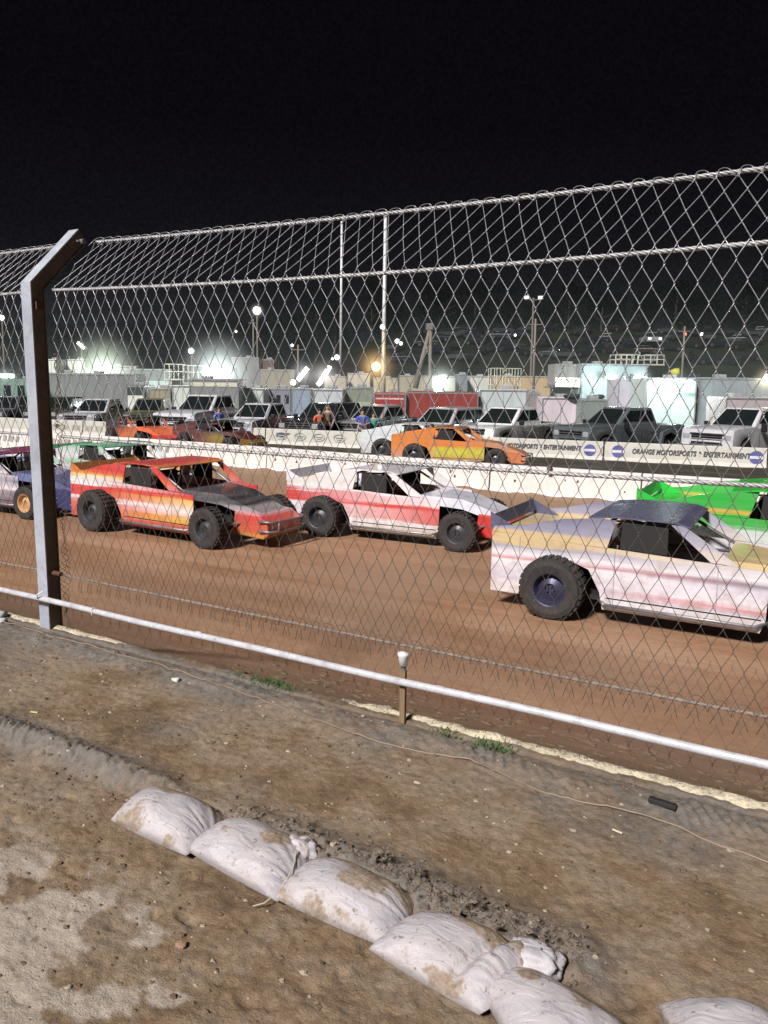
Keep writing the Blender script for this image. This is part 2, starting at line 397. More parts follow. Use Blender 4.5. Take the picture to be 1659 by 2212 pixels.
# hill behind the pits
def hill_z(d, u):
    t = sm(78, 175, d)
    return -1.3 + 15.0*t*(.10+.90*sm(450, 950, u)) + 1.2*fbm(u*.01, d*.02, 1, 3)*t
def build_hill():
    vs = []; us = [-400+25*i for i in range(105)]; ds = [62+3.2*i for i in range(50)]+[230, 260, 300, 400]
    for d in ds:
        for u in us:
            p = ground(u, d); vs.append((p.x, p.y, hill_z(d, u)))
    n = len(us); fs = [(j*n+i, j*n+i+1, (j+1)*n+i+1, (j+1)*n+i) for j in range(len(ds)-1) for i in range(n-1)]
    me = bpy.data.meshes.new('hill'); me.from_pydata(vs, [], fs); me.shade_smooth()
    me.materials.append(matte(mat('hill_grass', (.012, .013, .006), .95, 0, .6, .10, dirt=(.004, .0035, .003), dirtamt=.9)))  # night darkness put into the near-black grass colour
    if me.polygons[0].normal.z < 0: me.flip_normals()
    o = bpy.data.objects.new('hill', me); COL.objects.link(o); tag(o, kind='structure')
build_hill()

# ------------------------------------------------------------------ fence
FY = 3.39; PX = -4.52; BEND = 2.328; TOPY = FY+.365; TOPZ = 2.69
W2 = .045; HH = .0885
def fpos(x, s, off=0):                                     # s = distance up the fence, following the leaning arm
    if s <= BEND: return Vector((x, FY+off, s))
    k = s-BEND; return Vector((x-.0, FY+off+k*.704, BEND+k*.71))
def sag(x, amt, xl=-4.5, xr=.35):
    if x < xl: return amt*.6*(-((x+7)/2.5)**2+1)
    t = (x-xl)/(xr-xl); return amt*4*t*(1-t)
def wire_mesh(mb, xa, xb, s0, s1, r=.0024, jit=.004, ph=0, barbs=False):
    n = int((xb-xa)/W2)
    for k in range(n):
        xk = xa+k*W2; pts = []; j = 0; s = s0+ph
        js = []
        while s < s1: js.append(s); s += HH if s < BEND-.06 else .1165
        for j, s in enumerate(js):
            side = (j+k) % 2
            sg = -sag(xk, .045)*sm(BEND-.3, BEND+.3, s)
            x = xk+(W2 if side else 0)+jit*noise.noise(Vector((xk*3, s*3, 1)))*1.5
            kx = (1 if side else -1)*W2; w_ = .015
            o = .0035 if side else -.0035
            bul = .012*noise.noise(Vector((xk*1.1, s*1.3, 5)))
            pts.append(fpos(x-kx*.125, s-w_+sg, bul-o)); pts.append(fpos(x-kx*.0, s-.005+sg, bul-o)); pts.append(fpos(x+kx*.06, s+sg, bul)); pts.append(fpos(x-kx*.0, s+.005+sg, bul+o)); pts.append(fpos(x-kx*.125, s+w_+sg, bul+o))
        if barbs and k % 2 == 0 and xk > -4.3:             # twisted wire ends hanging below the low cable
            f = .016+.012*random.random(); dz = .045+.03*random.random()
            pts = [pts[0]+Vector((f, -.012, -dz))]+pts
        elif barbs and xk > -4.3: pts = [pts[0]+Vector((-.024, .008, -.05-.03*random.random()))]+pts
        if len(pts) > 2: mb.tube(pts, r, 5, rads=[r*(.62+.38*sm(1.0, 1.9, q.z)) for q in pts])
def rope(mb, pts, r, turns):                               # three strands twisted together
    pts = [Vector(p) for p in pts]; n = len(pts)-1; steps = int(turns*9)
    for st in range(3):
        q = []
        for i in range(steps+1):
            t = i/steps*n; a = min(int(t), n-1); f = t-a
            p = pts[a].lerp(pts[a+1], f); ang = 2*PI*(turns*i/steps+st/3)
            q.append(p+Vector((0, math.cos(ang), math.sin(ang)))*r*.5)
        mb.tube(q, r*.58, 5)
def cable_pts(s, xa, xb, amt):
    return [fpos(xa+(xb-xa)*i/16, s-sag(xa+(xb-xa)*i/16, amt), .008) for i in range(17)]
muddyw = mat('muddy_wire', (.15, .12, .10), .6, .2)
lowcab = mat('muddy_rope', (.26, .21, .17), .65, .1, .3, 14)
def fence(xa, xb, label):
    t = thing('chain_link_fence', label, 'fence', (0, 0, 0), 0, 'chain link fence panels')
    L_ = xb-xa
    m = MB(); wire_mesh(m, xa, xb, .405, BEND+.50, .0023, barbs=True); autos = m.build('wire_mesh', galv, t, smooth=True)
    autos['label'] = 'upper diamond wire mesh bent over toward the track'
    m = MB(); wire_mesh(m, xa, xb, .0, .60, .0014, .008, ph=-.02); q = m.build('wire_mesh', muddyw, t, smooth=True)
    q['label'] = 'thin muddy lower wire mesh'
    for s, amt in ((.42, .012), (1.372, .02), (BEND, .035), (BEND+.512, .045)):
        m = MB(); rope(m, cable_pts(s, xa, xb, amt), .0105 if s > 1 else .0082, L_/.085)
        m.build('cable', cablem if s > 1 else lowcab, t, smooth=True)
    def lacing(lvl, w, h, r, x0_, x1_, amt, mtl, dip=.02):              # one wire wound over the cable in loops
        x = x0_; pts = []
        while x < x1_:
            sg = lvl-sag(x, amt); hh = h*(.85+.4*random.random())
            for i in range(9):
                a = PI*(i/8)*1.12
                pts.append(fpos(x-w*.5*math.cos(a), sg+hh*math.sin(a)-(dip if i == 0 else 0), -.022*math.cos(a)))
            pts.append(fpos(x+w*.55, sg-.012, .01))
            x += W2*2
        m = MB(); m.tube(pts, r, 5); m.build('lacing_wire', mtl, t, smooth=True)
    lacing(BEND+.512, .052, .034, .0021, xa+.03, xb, .045, galv, .05)
    if xb > -3: lacing(1.372, .055, .030, .0018, -3.3, -1.1, .02, galv); lacing(.42, .07, .035, .0016, -2.9, xb, .012, muddyw)
    else: lacing(1.372, .055, .030, .0018, -8.8, -6.2, .02, galv)
    return t
fence(PX+.09, .5, 'right hand stretch of tall galvanised chain link fence from steel post to frame edge')
fence(-9.1, PX-.07, 'left hand stretch of galvanised chain link fence receding beyond the steel post')
# loose tangle of tie wire beside the post
m = MB()
for q in range(3):
    pts = []; ph = q*2.1
    for i in range(150):
        z = .05+i*.0125
        if z > 1.95: break
        pts.append((PX+.115+.028*math.sin(i*.55+ph)+.02*noise.noise(Vector((i*.2, q, 0))), FY+.02*math.cos(i*.7+ph), z))
    m.tube(pts, .0021, 4)
tag(m.build('tie_wire', mat('rusty_wire', (.16, .11, .08), .6, .3), smooth=True), 'rusty tangle of tie wire hanging along the steel post', 'wire')
# post
t = thing('fence_post', 'grey steel I-section fence post with arm leaning over the track', 'post', (PX-.045, FY, -.1)); t.rotation_euler.y = -.024
def isec(mb, wdt, dep, path, tf=.011):
    for (x0_, y0_, z0_), (x1_, y1_, z1_) in zip(path, path[1:]): pass
m = MB()
lean = -.0
ang = R(44.8)
def prism_yz(mb, poly, x0, x1):
    k = len(poly)
    mb.add([(x0, y, z) for y, z in poly]+[(x1, y, z) for y, z in poly],
           [tuple(range(k)), tuple(range(2*k-1, k-1, -1))]+[(i, i+k, (i+1) % k+k, (i+1) % k) for i in range(k)])
def arm_off(y, z, top):                                    # outline of the post in the y-z plane for an offset y from its axis
    return None
D2 = .054; H0 = BEND+.03; AL = .55
def line_pts(off):
    # vertical up to bend then along 45 degrees
    zb = H0+.1 - off*math.tan(ang/2)
    tip = (off*math.cos(ang)+math.sin(ang)*AL + 0, H0+.1+math.cos(ang)*AL-off*math.sin(ang))
    return (off, 0), (off, zb), tip
def plate(off0, off1, x0, x1, matp, name):
    mb = MB(); a = line_pts(off0); c = line_pts(off1)
    prism_yz(mb, [a[0], a[1], c[1], c[0]], x0, x1)
    prism_yz(mb, [a[1], a[2], c[2], c[1]], x0, x1)
    return mb
def addplate(name, off0, off1, x0, x1, mtl):
    mb = plate(off0, off1, x0, x1, mtl, name); o = mb.build(name, mtl, t)
    md = o.modifiers.new('b', 'BEVEL'); md.width = .002; md.segments = 2
    return o
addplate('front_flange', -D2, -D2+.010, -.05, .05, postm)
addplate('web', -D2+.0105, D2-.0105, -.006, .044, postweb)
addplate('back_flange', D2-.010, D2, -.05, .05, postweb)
m = MB(); m.tube([(.03, .36, 2.80), (.09, .36, 2.80)], .018, 8); m.box((.03, .35, 2.80), (.08, .05, .012)); m.build('cable_clamp', galv, t)
m = MB(); m.box((.05, .0, 2.33), (.03, .05, .05)); m.build('cable_bracket', gm('rust', (.12, .05, .03), .8), t)
m = MB(); m.tube([(.04, .0, .52), (.13, 0, .52)], .016, 8); m.build('cable_eye', gm('rust', (.12, .05, .03), .8), t)

# pipe rail in front of the post
m = MB(); PY = 3.285
pts = [(-9.5+i*.33, PY+.006*math.sin(i*1.3), .262-.0035*math.sin((i-16)*.4)) for i in range(32)]
m.tube(pts, .0190, 14); o = m.build('pipe', pipem, smooth=True)
pr = thing('pipe_rail', 'long shiny white pipe running low along the front of the fence', 'pipe', (0, 0, 0)); o.parent = pr
for cx in (-1.53, -3.1):
    m = MB(); m.lathe([(.0, -.02), (.0195, -.02), (.0195, .02), (0, .02)], (cx, PY+.004, .262), 'X', 14); m.build('pipe_joint', pipem, pr)
m = MB(); m.tube([(PX-.02, PY-.02, .27), (PX-.0, PY-.03, .30), (PX+.015, PY, .315)], .006, 6); m.build('tie', plastw, pr)
m = MB(); m.tube([(-4.0, PY-.02, .24), (-4.0, PY-.019, .284), (-4.0, PY+.019, .284)], .003, 5); m.build('tie', plastw, pr)
# stake with white cap
st = thing('wooden_stake', 'short wooden stake with white plastic cap holding up the white pipe', 'stake', (-1.745, 3.312, -.03))
m = MB(); m.bbox((0, 0, .16), (.030, .022, .36), .003); m.build('shaft', woodm, st)
m = MB(); m.lathe([(0, 0), (.014, 0), (.014, .05), (.0, .05)], (0, 0, .335), 'Z', 10); m.build('collar', tube_steel, st)
m = MB(); m.lathe([(.0, 0), (.024, 0), (.026, .045), (.030, .052), (.029, .064), (0, .070)], (0, -.004, .37), 'Z', 16); m.build('cap', plastw, st, smooth=True)

# edging under the fence
m = MB(); xs = [-9+.035*i for i in range(280)]
vs = []; n = 7
for x in xs:
    bury = .035*sm(-1.95, -2.3, x)*sm(-4.0, -3.6, x)+.012*fbm(x, 0, 2, 3)
    for j in range(n):
        a = PI*j/(n-1); rr = .052*(1+.45*fbm(x, j*.3, 9, 3))
        vs.append((x, 3.395-rr*math.cos(a)*1.1, .012-bury-.015+rr*.95*math.sin(a)+.006*fbm(x, j, 22, 2)))
fs = [(i*n+j, i*n+j+1, (i+1)*n+j+1, (i+1)*n+j) for i in range(len(xs)-1) for j in range(n-1)]
m.add(vs, fs); o = m.build('kerb_edging', mat('crumbling_edging', (.60, .52, .38), .8, 0, .4, 12, dirt=(.16, .11, .07), dirtamt=1.0, bump=.8, bs=60), smooth=True)
tag(o, 'crumbling pale concrete edging running along the ground beneath the fence', 'kerb')
# cable on the ground
pts = []
CP = [(-9, 3.2), (-5.14, 3.24), (-4.46, 3.22), (-3.3, 3.19), (-2.53, 3.13), (-1.95, 3.07), (-1.74, 3.04), (-1.28, 3.10), (-.9, 3.02), (-.52, 3.05), (-.06, 2.98), (1.2, 2.9)]
for a, c in zip(CP, CP[1:]):
    for i in range(12):
        f = i/12; x = a[0]+(c[0]-a[0])*f; y = a[1]+(c[1]-a[1])*f+.012*fbm(x, 0, 3, 2)
        pts.append((x, y, fgh(x, y)+.006+.003*math.sin(x*9)))
m = MB(); m.tube(pts, .0052, 7); tag(m.build('ground_cable', mat('muddy_cable', (.23, .17, .12), .5, vs=6, dirt=(.12, .09, .06), dirtamt=.8), smooth=True), 'thin muddy cable snaking over the ground in front of the fence', 'cable')

# ------------------------------------------------------------------ sandbags
def bagmat(seed):
    m, nt, b = newmat('woven_bag'); v = coords(nt)
    mp = nt.nodes.new('ShaderNodeMapping'); L(nt, v, mp.inputs[0]); mp.inputs['Location'].default_value = (seed*3.3, seed*1.7, 0)
    n = N(nt, 'ShaderNodeTexNoise', Scale=7.5, Detail=9.0, Roughness=.6); L(nt, mp.outputs[0], n.inputs['Vector'])
    n2 = N(nt, 'ShaderNodeTexNoise', Scale=55.0, Detail=6.0, Roughness=.7); L(nt, mp.outputs[0], n2.inputs['Vector'])
    a = N(nt, 'ShaderNodeAttribute', attribute_name='soil'); s = nt.nodes.new('ShaderNodeSeparateColor'); L(nt, a.outputs['Color'], s.inputs[0])
    wv = N(nt, 'ShaderNodeTexWave', Scale=210.0, Distortion=.4); L(nt, v, wv.inputs['Vector'])
    base = ramp(nt, [(.3, (.37, .35, .38)), (.6, (.60, .58, .62))]); L(nt, n.outputs['Fac'], base.inputs[0])
    ms = nt.nodes.new('ShaderNodeMath'); ms.operation = 'ADD'; L(nt, n.outputs['Fac'], ms.inputs[0]); L(nt, s.outputs[0], ms.inputs[1])
    r = ramp(nt, [(.66, (0, 0, 0)), (.71, (.75, .75, .75)), (.95, (1, 1, 1))]); L(nt, ms.outputs[0], r.inputs[0])
    r0 = ramp(nt, [(.38, (0, 0, 0)), (.75, (.6, .6, .6))]); L(nt, ms.outputs[0], r0.inputs[0])
    c = mix(nt, r0.outputs[0], base.outputs[0], (.36, .29, .24))
    sp2 = ramp(nt, [(.60, (0, 0, 0)), (.64, (.85, .85, .85))]); L(nt, n2.outputs['Fac'], sp2.inputs[0])
    c = mix(nt, sp2.outputs[0], c, (.20, .15, .12))
    mudc = ramp(nt, [(.3, (.13, .09, .06)), (.5, (.27, .19, .12)), (.65, (.42, .34, .28))]); L(nt, n2.outputs['Fac'], mudc.inputs[0])
    c = mix(nt, r.outputs[0], c, mudc.outputs[0])
    c = mix(nt, s.outputs[1], c, (.06, .045, .035))  # second channel: contact shade put into the sack colour
    L(nt, c, b.inputs['Base Color'])
    rr = ramp(nt, [(.6, (.32,)*3), (.75, (.8,)*3)]); L(nt, ms.outputs[0], rr.inputs[0]); L(nt, rr.outputs[0], b.inputs['Roughness'])
    b1 = N(nt, 'ShaderNodeBump', Strength=.3, Distance=.0015); L(nt, wv.outputs['Fac'], b1.inputs['Height'])
    cz = nt.nodes.new('ShaderNodeMapping'); cz.inputs['Scale'].default_value = (9, 26, 9); cz.inputs['Rotation'].default_value = (0, 0, .5+seed*.4); L(nt, v, cz.inputs[0])
    cn_ = N(nt, 'ShaderNodeTexNoise', Scale=1.0, Detail=4.0, Distortion=1.2); L(nt, cz.outputs[0], cn_.inputs['Vector'])
    b0 = N(nt, 'ShaderNodeBump', Strength=.55, Distance=.012); L(nt, cn_.outputs['Fac'], b0.inputs['Height']); L(nt, b0.outputs[0], b1.inputs['Normal'])
    b2 = N(nt, 'ShaderNodeBump', Strength=.35, Distance=.006); L(nt, n2.outputs['Fac'], b2.inputs['Height']); L(nt, b1.outputs[0], b2.inputs['Normal'])
    L(nt, b2.outputs[0], b.inputs['Normal']); return m
BLAB = ['white sandbag at far left end of the row, beside the muddy tread ridge',
        'white sandbag second from the left, brown patch and gathered tied neck with loose string',
        'mud smeared white sandbag third from the left, in the middle of the row',
        'white sandbag fourth from the left, heaped with dark mud clods, crumpled neck on its right',
        'white sandbag with round brown stain, cut by the bottom edge of the photo',
        'white sandbag apart from the row at the bottom right corner']
SPOT = [(-.2, .5, .25), (.35, .25, .26), (.2, .1, .42), (.1, .95, .45), (-.45, .1, .20), (.5, 1.2, .2)]
def sandbag(i):
    A, B, C_, D, H = BAGS[i]; n = 56; vs = []; cols = []
    cx = sum(p[0] for p in (A, B, C_, D))/4; cy = sum(p[1] for p in (A, B, C_, D))/4
    rnd = random.Random(i)
    ph = rnd.random()*10
    def P(s, t, side):
        # s along the row (-1 left .. 1 right), t across (-1 near .. 1 far)
        a = (1-s)/2; c = (1+s)/2; d = (1-t)/2; e = (1+t)/2
        # corners: near-left A, near-right B, far-right C, far-left D
        x = A[0]*a*d+B[0]*c*d+C_[0]*c*e+D[0]*a*e; y = A[1]*a*d+B[1]*c*d+C_[1]*c*e+D[1]*a*e
        pin = .13; x0, y0 = x-cx, y-cy
        k = 1-pin*((1-s*s)*t**4 + (1-t*t)*s**4)*.8
        # edge bulges outward between pinched corners instead
        k = 1+.05*((1-s*s)*t**6+(1-t*t)*s**6)
        x = cx+x0*k; y = cy+y0*k
        hs = max(0, 1-abs(s)**2.6)**.66; ht = max(0, 1-abs(t)**2.4)**.66
        h = H*hs*ht
        w = fbm(x, y, 7, 3, ph)*.016*hs*ht
        # gathers fanning from the right end
        g = sm(.25, .95, s); fan = math.atan2(t+.25*math.sin(ph), 1.25-s)
        w += g*.013*(noise.noise(Vector((fan*6.5+ph, s*.9, ph)))+.5*noise.noise(Vector((fan*15+ph, s*1.6, ph))))*(ht**.5)*hs**.4
        g2 = sm(-.45, -.97, s); w += g2*.012*noise.noise(Vector((math.atan2(t, 1.2+s)*6, ph, s)))*hs**.4*ht
        # soft dents
        w -= .015*math.exp(-(((s-.15*math.sin(ph))/.22)**2+((t+.1)/.5)**2))*(1 if i in (1, 3) else .3)
        if i == 3: h *= 1-.45*math.exp(-((s-.42)/.13)**2); 
        base = fgh(x, y-.0)*.5
        z = (.028+h+w) if side > 0 else .028-min(.03, h*.3)
        if side > 0 and i == 3 and s > .45: z += .02*math.exp(-((s-.75)/.2)**2)*ht
        return (x, y, z+.0)
    for side in (1, -1):
        for q in range(n+1):
            for p in range(n+1):
                s = -1+2*p/n; t = -1+2*q/n
                s2 = math.sin(s*PI/2); t2 = math.sin(t*PI/2)
                vs.append(P(s2, t2, side))
                sx, sy, sr = SPOT[i]
                d = math.hypot((s2-sx)*1.0, (t2-sy)*.9)
                so = .30*sm(sr*1.5, sr*.5, d)+.19*sm(.05, .9, t2)+.09*sm(-.6, -1, t2)+.05
                if i in (0, 2, 3): so += .12*sm(.0, .8, t2)
                cr = .75*sm(-.93, -1, t2) if side > 0 else .8  # contact shade painted along the near edge and underside
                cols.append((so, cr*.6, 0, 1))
    m1 = n+1; fs = []
    for k in (0, 1):
        o = k*m1*m1
        for q in range(n):
            for p in range(n):
                f = (o+q*m1+p, o+q*m1+p+1, o+(q+1)*m1+p+1, o+(q+1)*m1+p)
                fs.append(f if k == 0 else f[::-1])
    me = bpy.data.meshes.new('sack'); me.from_pydata(vs, [], fs); me.materials.append(bagmat(i+1)); me.shade_smooth()
    ca = me.color_attributes.new('soil', 'FLOAT_COLOR', 'POINT'); ca.data.foreach_set('color', [k for c in cols for k in c])
    bm = bmesh.new(); bm.from_mesh(me); bmesh.ops.remove_doubles(bm, verts=bm.verts[:], dist=.0004); bm.to_mesh(me); bm.free(); me.shade_smooth()
    o = bpy.data.objects.new('sack', me); COL.objects.link(o)
    t = thing('sandbag', BLAB[i], 'sandbag', (cx, cy, 0), 0, 'row of white sandbags'); o.parent = t; o.location = (-cx, -cy, 0)
    # gathered neck at one end and corner ears
    if i in (1, 3):
        mb = MB(); p0 = Vector(C_); bx, by = p0.x-cx-.04, p0.y-cy-.06; sc = 1 if i == 1 else 1.35
        vs2 = []; nn = 40; rows = 18
        for q in range(rows+1):
            for j in range(nn):
                al = PI*q/rows; be = 2*PI*j/nn; v = Vector((math.sin(al)*math.cos(be), math.sin(al)*math.sin(be), math.cos(al)))
                k = 1+.45*noise.noise(v*1.6+Vector((i, 3, 1)))+.16*noise.noise(Vector((be*3.2, al*.8, i)))*math.sin(al)+.10*abs(noise.noise(v*5))
                vs2.append((bx+v.x*.062*sc*k, by+v.y*.045*sc*k, .055+v.z*.045*k))
        mb.add(vs2, [(q*nn+j, (q+1)*nn+j, (q+1)*nn+(j+1) % nn, q*nn+(j+1) % nn) for q in range(rows) for j in range(nn)])
        e = mb.build('gathered_neck', bagmat(i+11), t, smooth=True)
    if i == 1:
        mb = MB(); pts = [(-1.52-cx, 2.09-cy, .09), (-1.49-cx, 2.03-cy, .07), (-1.475-cx, 1.97-cy, .06), (-1.49-cx, 1.915-cy, .03), (-1.50-cx, 1.88-cy, .022), (-1.525-cx, 1.85-cy, .02)]
        mb.tube(pts, .0024, 5); mb.build('string', gm('twine', (.5, .43, .33), .8), t)
    if i == 4:
        mb = MB(); ax, ay = A[0]-cx, A[1]-cy
        mb.add([(ax+.03, ay-.02, .05), (ax-.02, ay-.005, .075), (ax-.03, ay+.01, .03), (ax+.03, ay+.04, .06), (ax+.0, ay+.0, .03)], [(0, 1, 2, 4), (1, 3, 4, 2)])
        mb.build('corner_ear', bagmat(i+21), t, smooth=True)
for i in range(6): sandbag(i)

# mud clods, grit, grass
m = MB(); rnd = random.Random(3)
def near_bag(x, y):
    for A, B, C_, D, H in BAGS:
        if min(A[0], D[0]) < x < max(B[0], C_[0]) and min(A[1], B[1]) < y < max(C_[1], D[1]): return True
    return False
for i in range(950):
    x = rnd.uniform(-1.25, -.5) if i < 600 else rnd.uniform(-1.95, -.6)
    y = ridge_y(x)+rnd.gauss(.02, .045+.05*abs(fbm(x, 0, 4, 2))); r = .0028+.009*rnd.random()**2.2
    nb = near_bag(x, y)
    if nb and rnd.random() < .55: continue
    z = fgh(x, y)+r*.3+(.085+rnd.uniform(-.02, .02) if nb else 0)
    m.ball((x, y, z), r, 6, (rnd.uniform(.8, 1.5), rnd.uniform(.6, 1.3), .6), 1.3)
tag(m.build('mud_clods', mat('mud_clod', (.19, .15, .115), .7, 0, .45, 40, bump=.6, bs=120)), 'heap of dark grey mud clods piled against the sandbags', 'mud clods', kind='stuff')
m = MB(); m2 = MB()
for i in range(3600):
    x = rnd.uniform(-4.5, .7); y = rnd.uniform(.9, 3.25)
    if near_bag(x, y): continue
    r = rnd.choice((.002, .003, .004, .006, .009))*rnd.uniform(.7, 1.3)
    (m if rnd.random() < .18 else m2).ball((x, y, fgh(x, y)+r*.2), r, 6, (1.2, rnd.uniform(.6, 1), .6), .8)
for i in range(420):                                       # clods thrown onto the bank behind the fence
    x = rnd.uniform(-4, 1); y = rnd.uniform(3.5, 5.4); r = rnd.uniform(.008, .03)
    m2.ball((x, y, track_z(x, y)+r*.2), r, 6, (1.5, rnd.uniform(.6, 1), .5), .8)
tag(m.build('grit', mat('pale_grit', (.36, .30, .23), .8)), 'pale grit scattered over the muddy ground', 'grit', kind='stuff')
tag(m2.build('dirt_crumbs', mat('brown_crumbs', (.15, .10, .06), .8)), 'brown crumbs of dirt scattered over the ground', 'dirt', kind='stuff')
def tuft(cx, cy, n, sp, hh, label):
    m = MB()
    for i in range(n):
        x = cx+rnd.gauss(0, sp); y = cy+rnd.gauss(0, .035); z = fgh(x, min(y, 3.38)) if y < 3.4 else track_z(x, y)
        a = rnd.uniform(0, 2*PI); h = hh*rnd.uniform(.5, 1.2); lx, ly = math.cos(a)*h*.7, math.sin(a)*h*.7; w = .0022
        m.add([(x-w, y, z), (x+w, y, z), (x+lx*.5+w, y+ly*.5, z+h*.7), (x+lx*.5-w, y+ly*.5, z+h*.7), (x+lx, y+ly, z+h*.85)], [(0, 1, 2, 3), (3, 2, 4)])
    tag(m.build('grass_tuft', gm('grass', (.06, .10, .028), .7, vs=20)), label, 'grass', kind='stuff')
tuft(-2.62, 3.37, 260, .11, .035, 'largest green grass tuft at the fence foot, left of the wooden stake')
tuft(-1.24, 3.27, 120, .06, .04, 'grass tuft at the fence foot right of the stake, by the pale edging')
tuft(-1.5, 3.29, 50, .04, .03, 'small grass tuft just right of the wooden stake')
def stone(p, r, col, name, label, sq=(1.3, .8, .6)):
    m = MB(); m.ball((0, 0, 0), r, 12, sq, .8)
    tag(m.build(name, gm('stone'+name+label[:6], col, .8), loc=(p[0], p[1], fgh(*p)+r*.3), smooth=True), label, name.split('_')[-1])
stone((-3.1, 3.1), .022, (.6, .58, .52), 'pale_stone', 'pale stone lying alone on the mud left of the cable')
stone((-5.05, 3.33), .05, (.35, .36, .36), 'grey_rock', 'grey rock against the fence left of the steel post')
stone((-4.9, 3.24), .035, (.4, .41, .42), 'grey_rock', 'smaller flat grey rock next to the larger one left of the post', (1.6, .8, .5))
m = MB(); m.bbox((0, 0, 0), (.045, .012, .006), .002); tag(m.build('wood_chip', gm('chip', (.6, .5, .2), .6), loc=(-3.44, 2.43, fgh(-3.44, 2.43)+.006), rz=.3), 'yellow wood chip on the mud at the left edge', 'wood chip')
m = MB(); m.tube([(-.02, 0, 0), (.02, 0, 0)], .004, 8); tag(m.build('cigarette_butt', gm('butt', (.6, .52, .38), .7), loc=(-.57, 2.88, fgh(-.57, 2.88)+.006), rz=-.2), 'pale cigarette butt on the open ground at the right', 'cigarette butt')
m = MB(); m.bbox((0, 0, 0), (.11, .028, .02), .004); tag(m.build('metal_bracket', gm('blackmetal', (.03, .027, .025), .5), loc=(-.45, 3.14, fgh(-.45, 3.14)+.012), rz=-.1), 'short black metal bracket half buried beside the edging', 'bracket')
m = MB(); m.ball((0, 0, 0), .018, 9, (1.2, .9, .3), .5); tag(m.build('dry_leaf', gm('leaf', (.33, .2, .13), .8), loc=(-1.62, 1.62, fgh(-1.62, 1.62)+.006)), 'small brown dry leaf on the mud below the sandbags', 'leaf')

# ------------------------------------------------------------------ barriers
concm = mat('painted_concrete', (.74, .68, .64), .7, 0, .1, 1.2, dirt=(.34, .27, .2), dirtamt=.4, bump=.2, bs=20)
conc2 = mat('pale_concrete', (.54, .52, .46), .7, 0, .12, 1.2, dirt=(.30, .27, .18), dirtamt=.45, bump=.2, bs=20)
inkm = mat('dark_lettering', (.07, .07, .08), .6); bluem = mat('blue_emblem', (.10, .10, .30), .5); greym = mat('faded_print', (.36, .37, .36), .7); whitep = mat('white_print', (.7, .7, .72), .6)
def barrier(name, p0, p1, label, mt, h=.84, gap=.03, group=None, chips=0):
    p0 = Vector(p0); p1 = Vector(p1); d = p1-p0; ln = d.length-gap; c = (p0+p1)/2; rz = math.atan2(d.y, d.x)
    t = thing(name, label, 'barrier', (c.x, c.y, TZ-.02), rz, group)
    m = MB(); poly = [(-.30, 0), (.30, 0), (.30, .08), (.16, .28), (.10, h-.02), (.08, h), (-.08, h), (-.10, h-.02), (-.16, .28), (-.30, .08)]
    k = len(poly); m.add([(-ln/2, y, z) for y, z in poly]+[(ln/2, y, z) for y, z in poly],
        [tuple(range(k)), tuple(range(2*k-1, k-1, -1))]+[(i, i+k, (i+1) % k+k, (i+1) % k) for i in range(k)])
    o = m.build('concrete', mt, t)
    if chips:
        r = random.Random(int(c.x*10))
        for i in range(chips):
            x = r.uniform(-ln/2+.2, ln/2-.2); z = r.uniform(.38, .62); q = r.uniform(.02, .045)
            m = MB(); yy = -.10-(.06*(h-.02-z)/(h-.3))-.004
            m.add([(x+q*math.cos(a)*r.uniform(.6, 1.2), yy, z+q*1.3*math.sin(a)*r.uniform(.6, 1.3)) for a in [j*PI/4 for j in range(8)]], [tuple(range(8))])
            m.build('chipped_hole', gm('hole', (.10, .08, .06), .9), t)
    return t, ln
def text(s, parent, loc, size, mt, xs=1.0, shear=.2, off=.012, name='lettering'):
    c = bpy.data.curves.new(name, 'FONT'); c.body = s; c.size = size; c.shear = shear; c.offset = off; c.align_x = 'LEFT'; c.space_character = 1.08; c.extrude = .001
    c.materials.append(mt); o = bpy.data.objects.new(name, c); COL.objects.link(o); o.parent = parent; o.location = loc
    
    dg = bpy.context.evaluated_depsgraph_get(); me = bpy.data.meshes.new_from_object(o.evaluated_get(dg)); bpy.data.objects.remove(o)
    o = bpy.data.objects.new(name, me); COL.objects.link(o); o.parent = parent; o.location = loc
    o.rotation_euler = (R(90-4), 0, 0); o.scale = (xs, 1, 1); return o
def emblem(parent, x, z, r, mt, bar=True):
    m = MB(); n = 24; y = -.148
    m.add([(x+r*math.cos(2*PI*i/n), y-.004+.0*i-(z+r*math.sin(2*PI*i/n)-.5)*-.09, z+r*math.sin(2*PI*i/n)) for i in range(n)], [tuple(range(n))])
    e = m.build('emblem', mt, parent)
    if bar:
        m = MB(); m.box((x, y-.012+(z-.5)*.09, z), (r*1.8, .004, r*.42)); m.build('emblem_band', whitep, e)
# near wall: painted white sections
xs = [-40.5, -36.8, -33.1, -29.4, -25.7, -22.0, -18.3, -14.6, -10.9, -7.2, -3.5, .2, 3.9, 7.6]
for a, c in zip(xs, xs[1:]):
    lab = 'white painted concrete barrier section in the long near wall beside the dirt track'
    g = 'near wall barrier sections'
    if a == -25.7: lab = 'near wall barrier section with faded grey lettering, just left of the steel post'; g = None
    if a == -22.0: lab = 'near wall barrier section with faded grey printed panel, just right of the post'; g = None
    t, ln = barrier('concrete_barrier', (a, wall1_y(a)), (c, wall1_y(c)), lab, concm, .88, .035, g, chips=4 if a > -16 else 1)
    if a in (-25.7, -22.0, -29.4):
        m = MB()
        for i in range(9): m.box((-1.6+i*.36, -.148, .60), (.16+.1*(i % 2), .006, .24), M4=Matrix.Rotation(.25, 4, 'Y'))
        m.build('faded_panel_print', greym, t)
    if a in (-7.2,):
        m = MB(); m.box((-.3, -.20, .86), (.10, .12, .16)); m.build('lifting_block', gm('dkconc', (.12, .10, .08), .9), t)
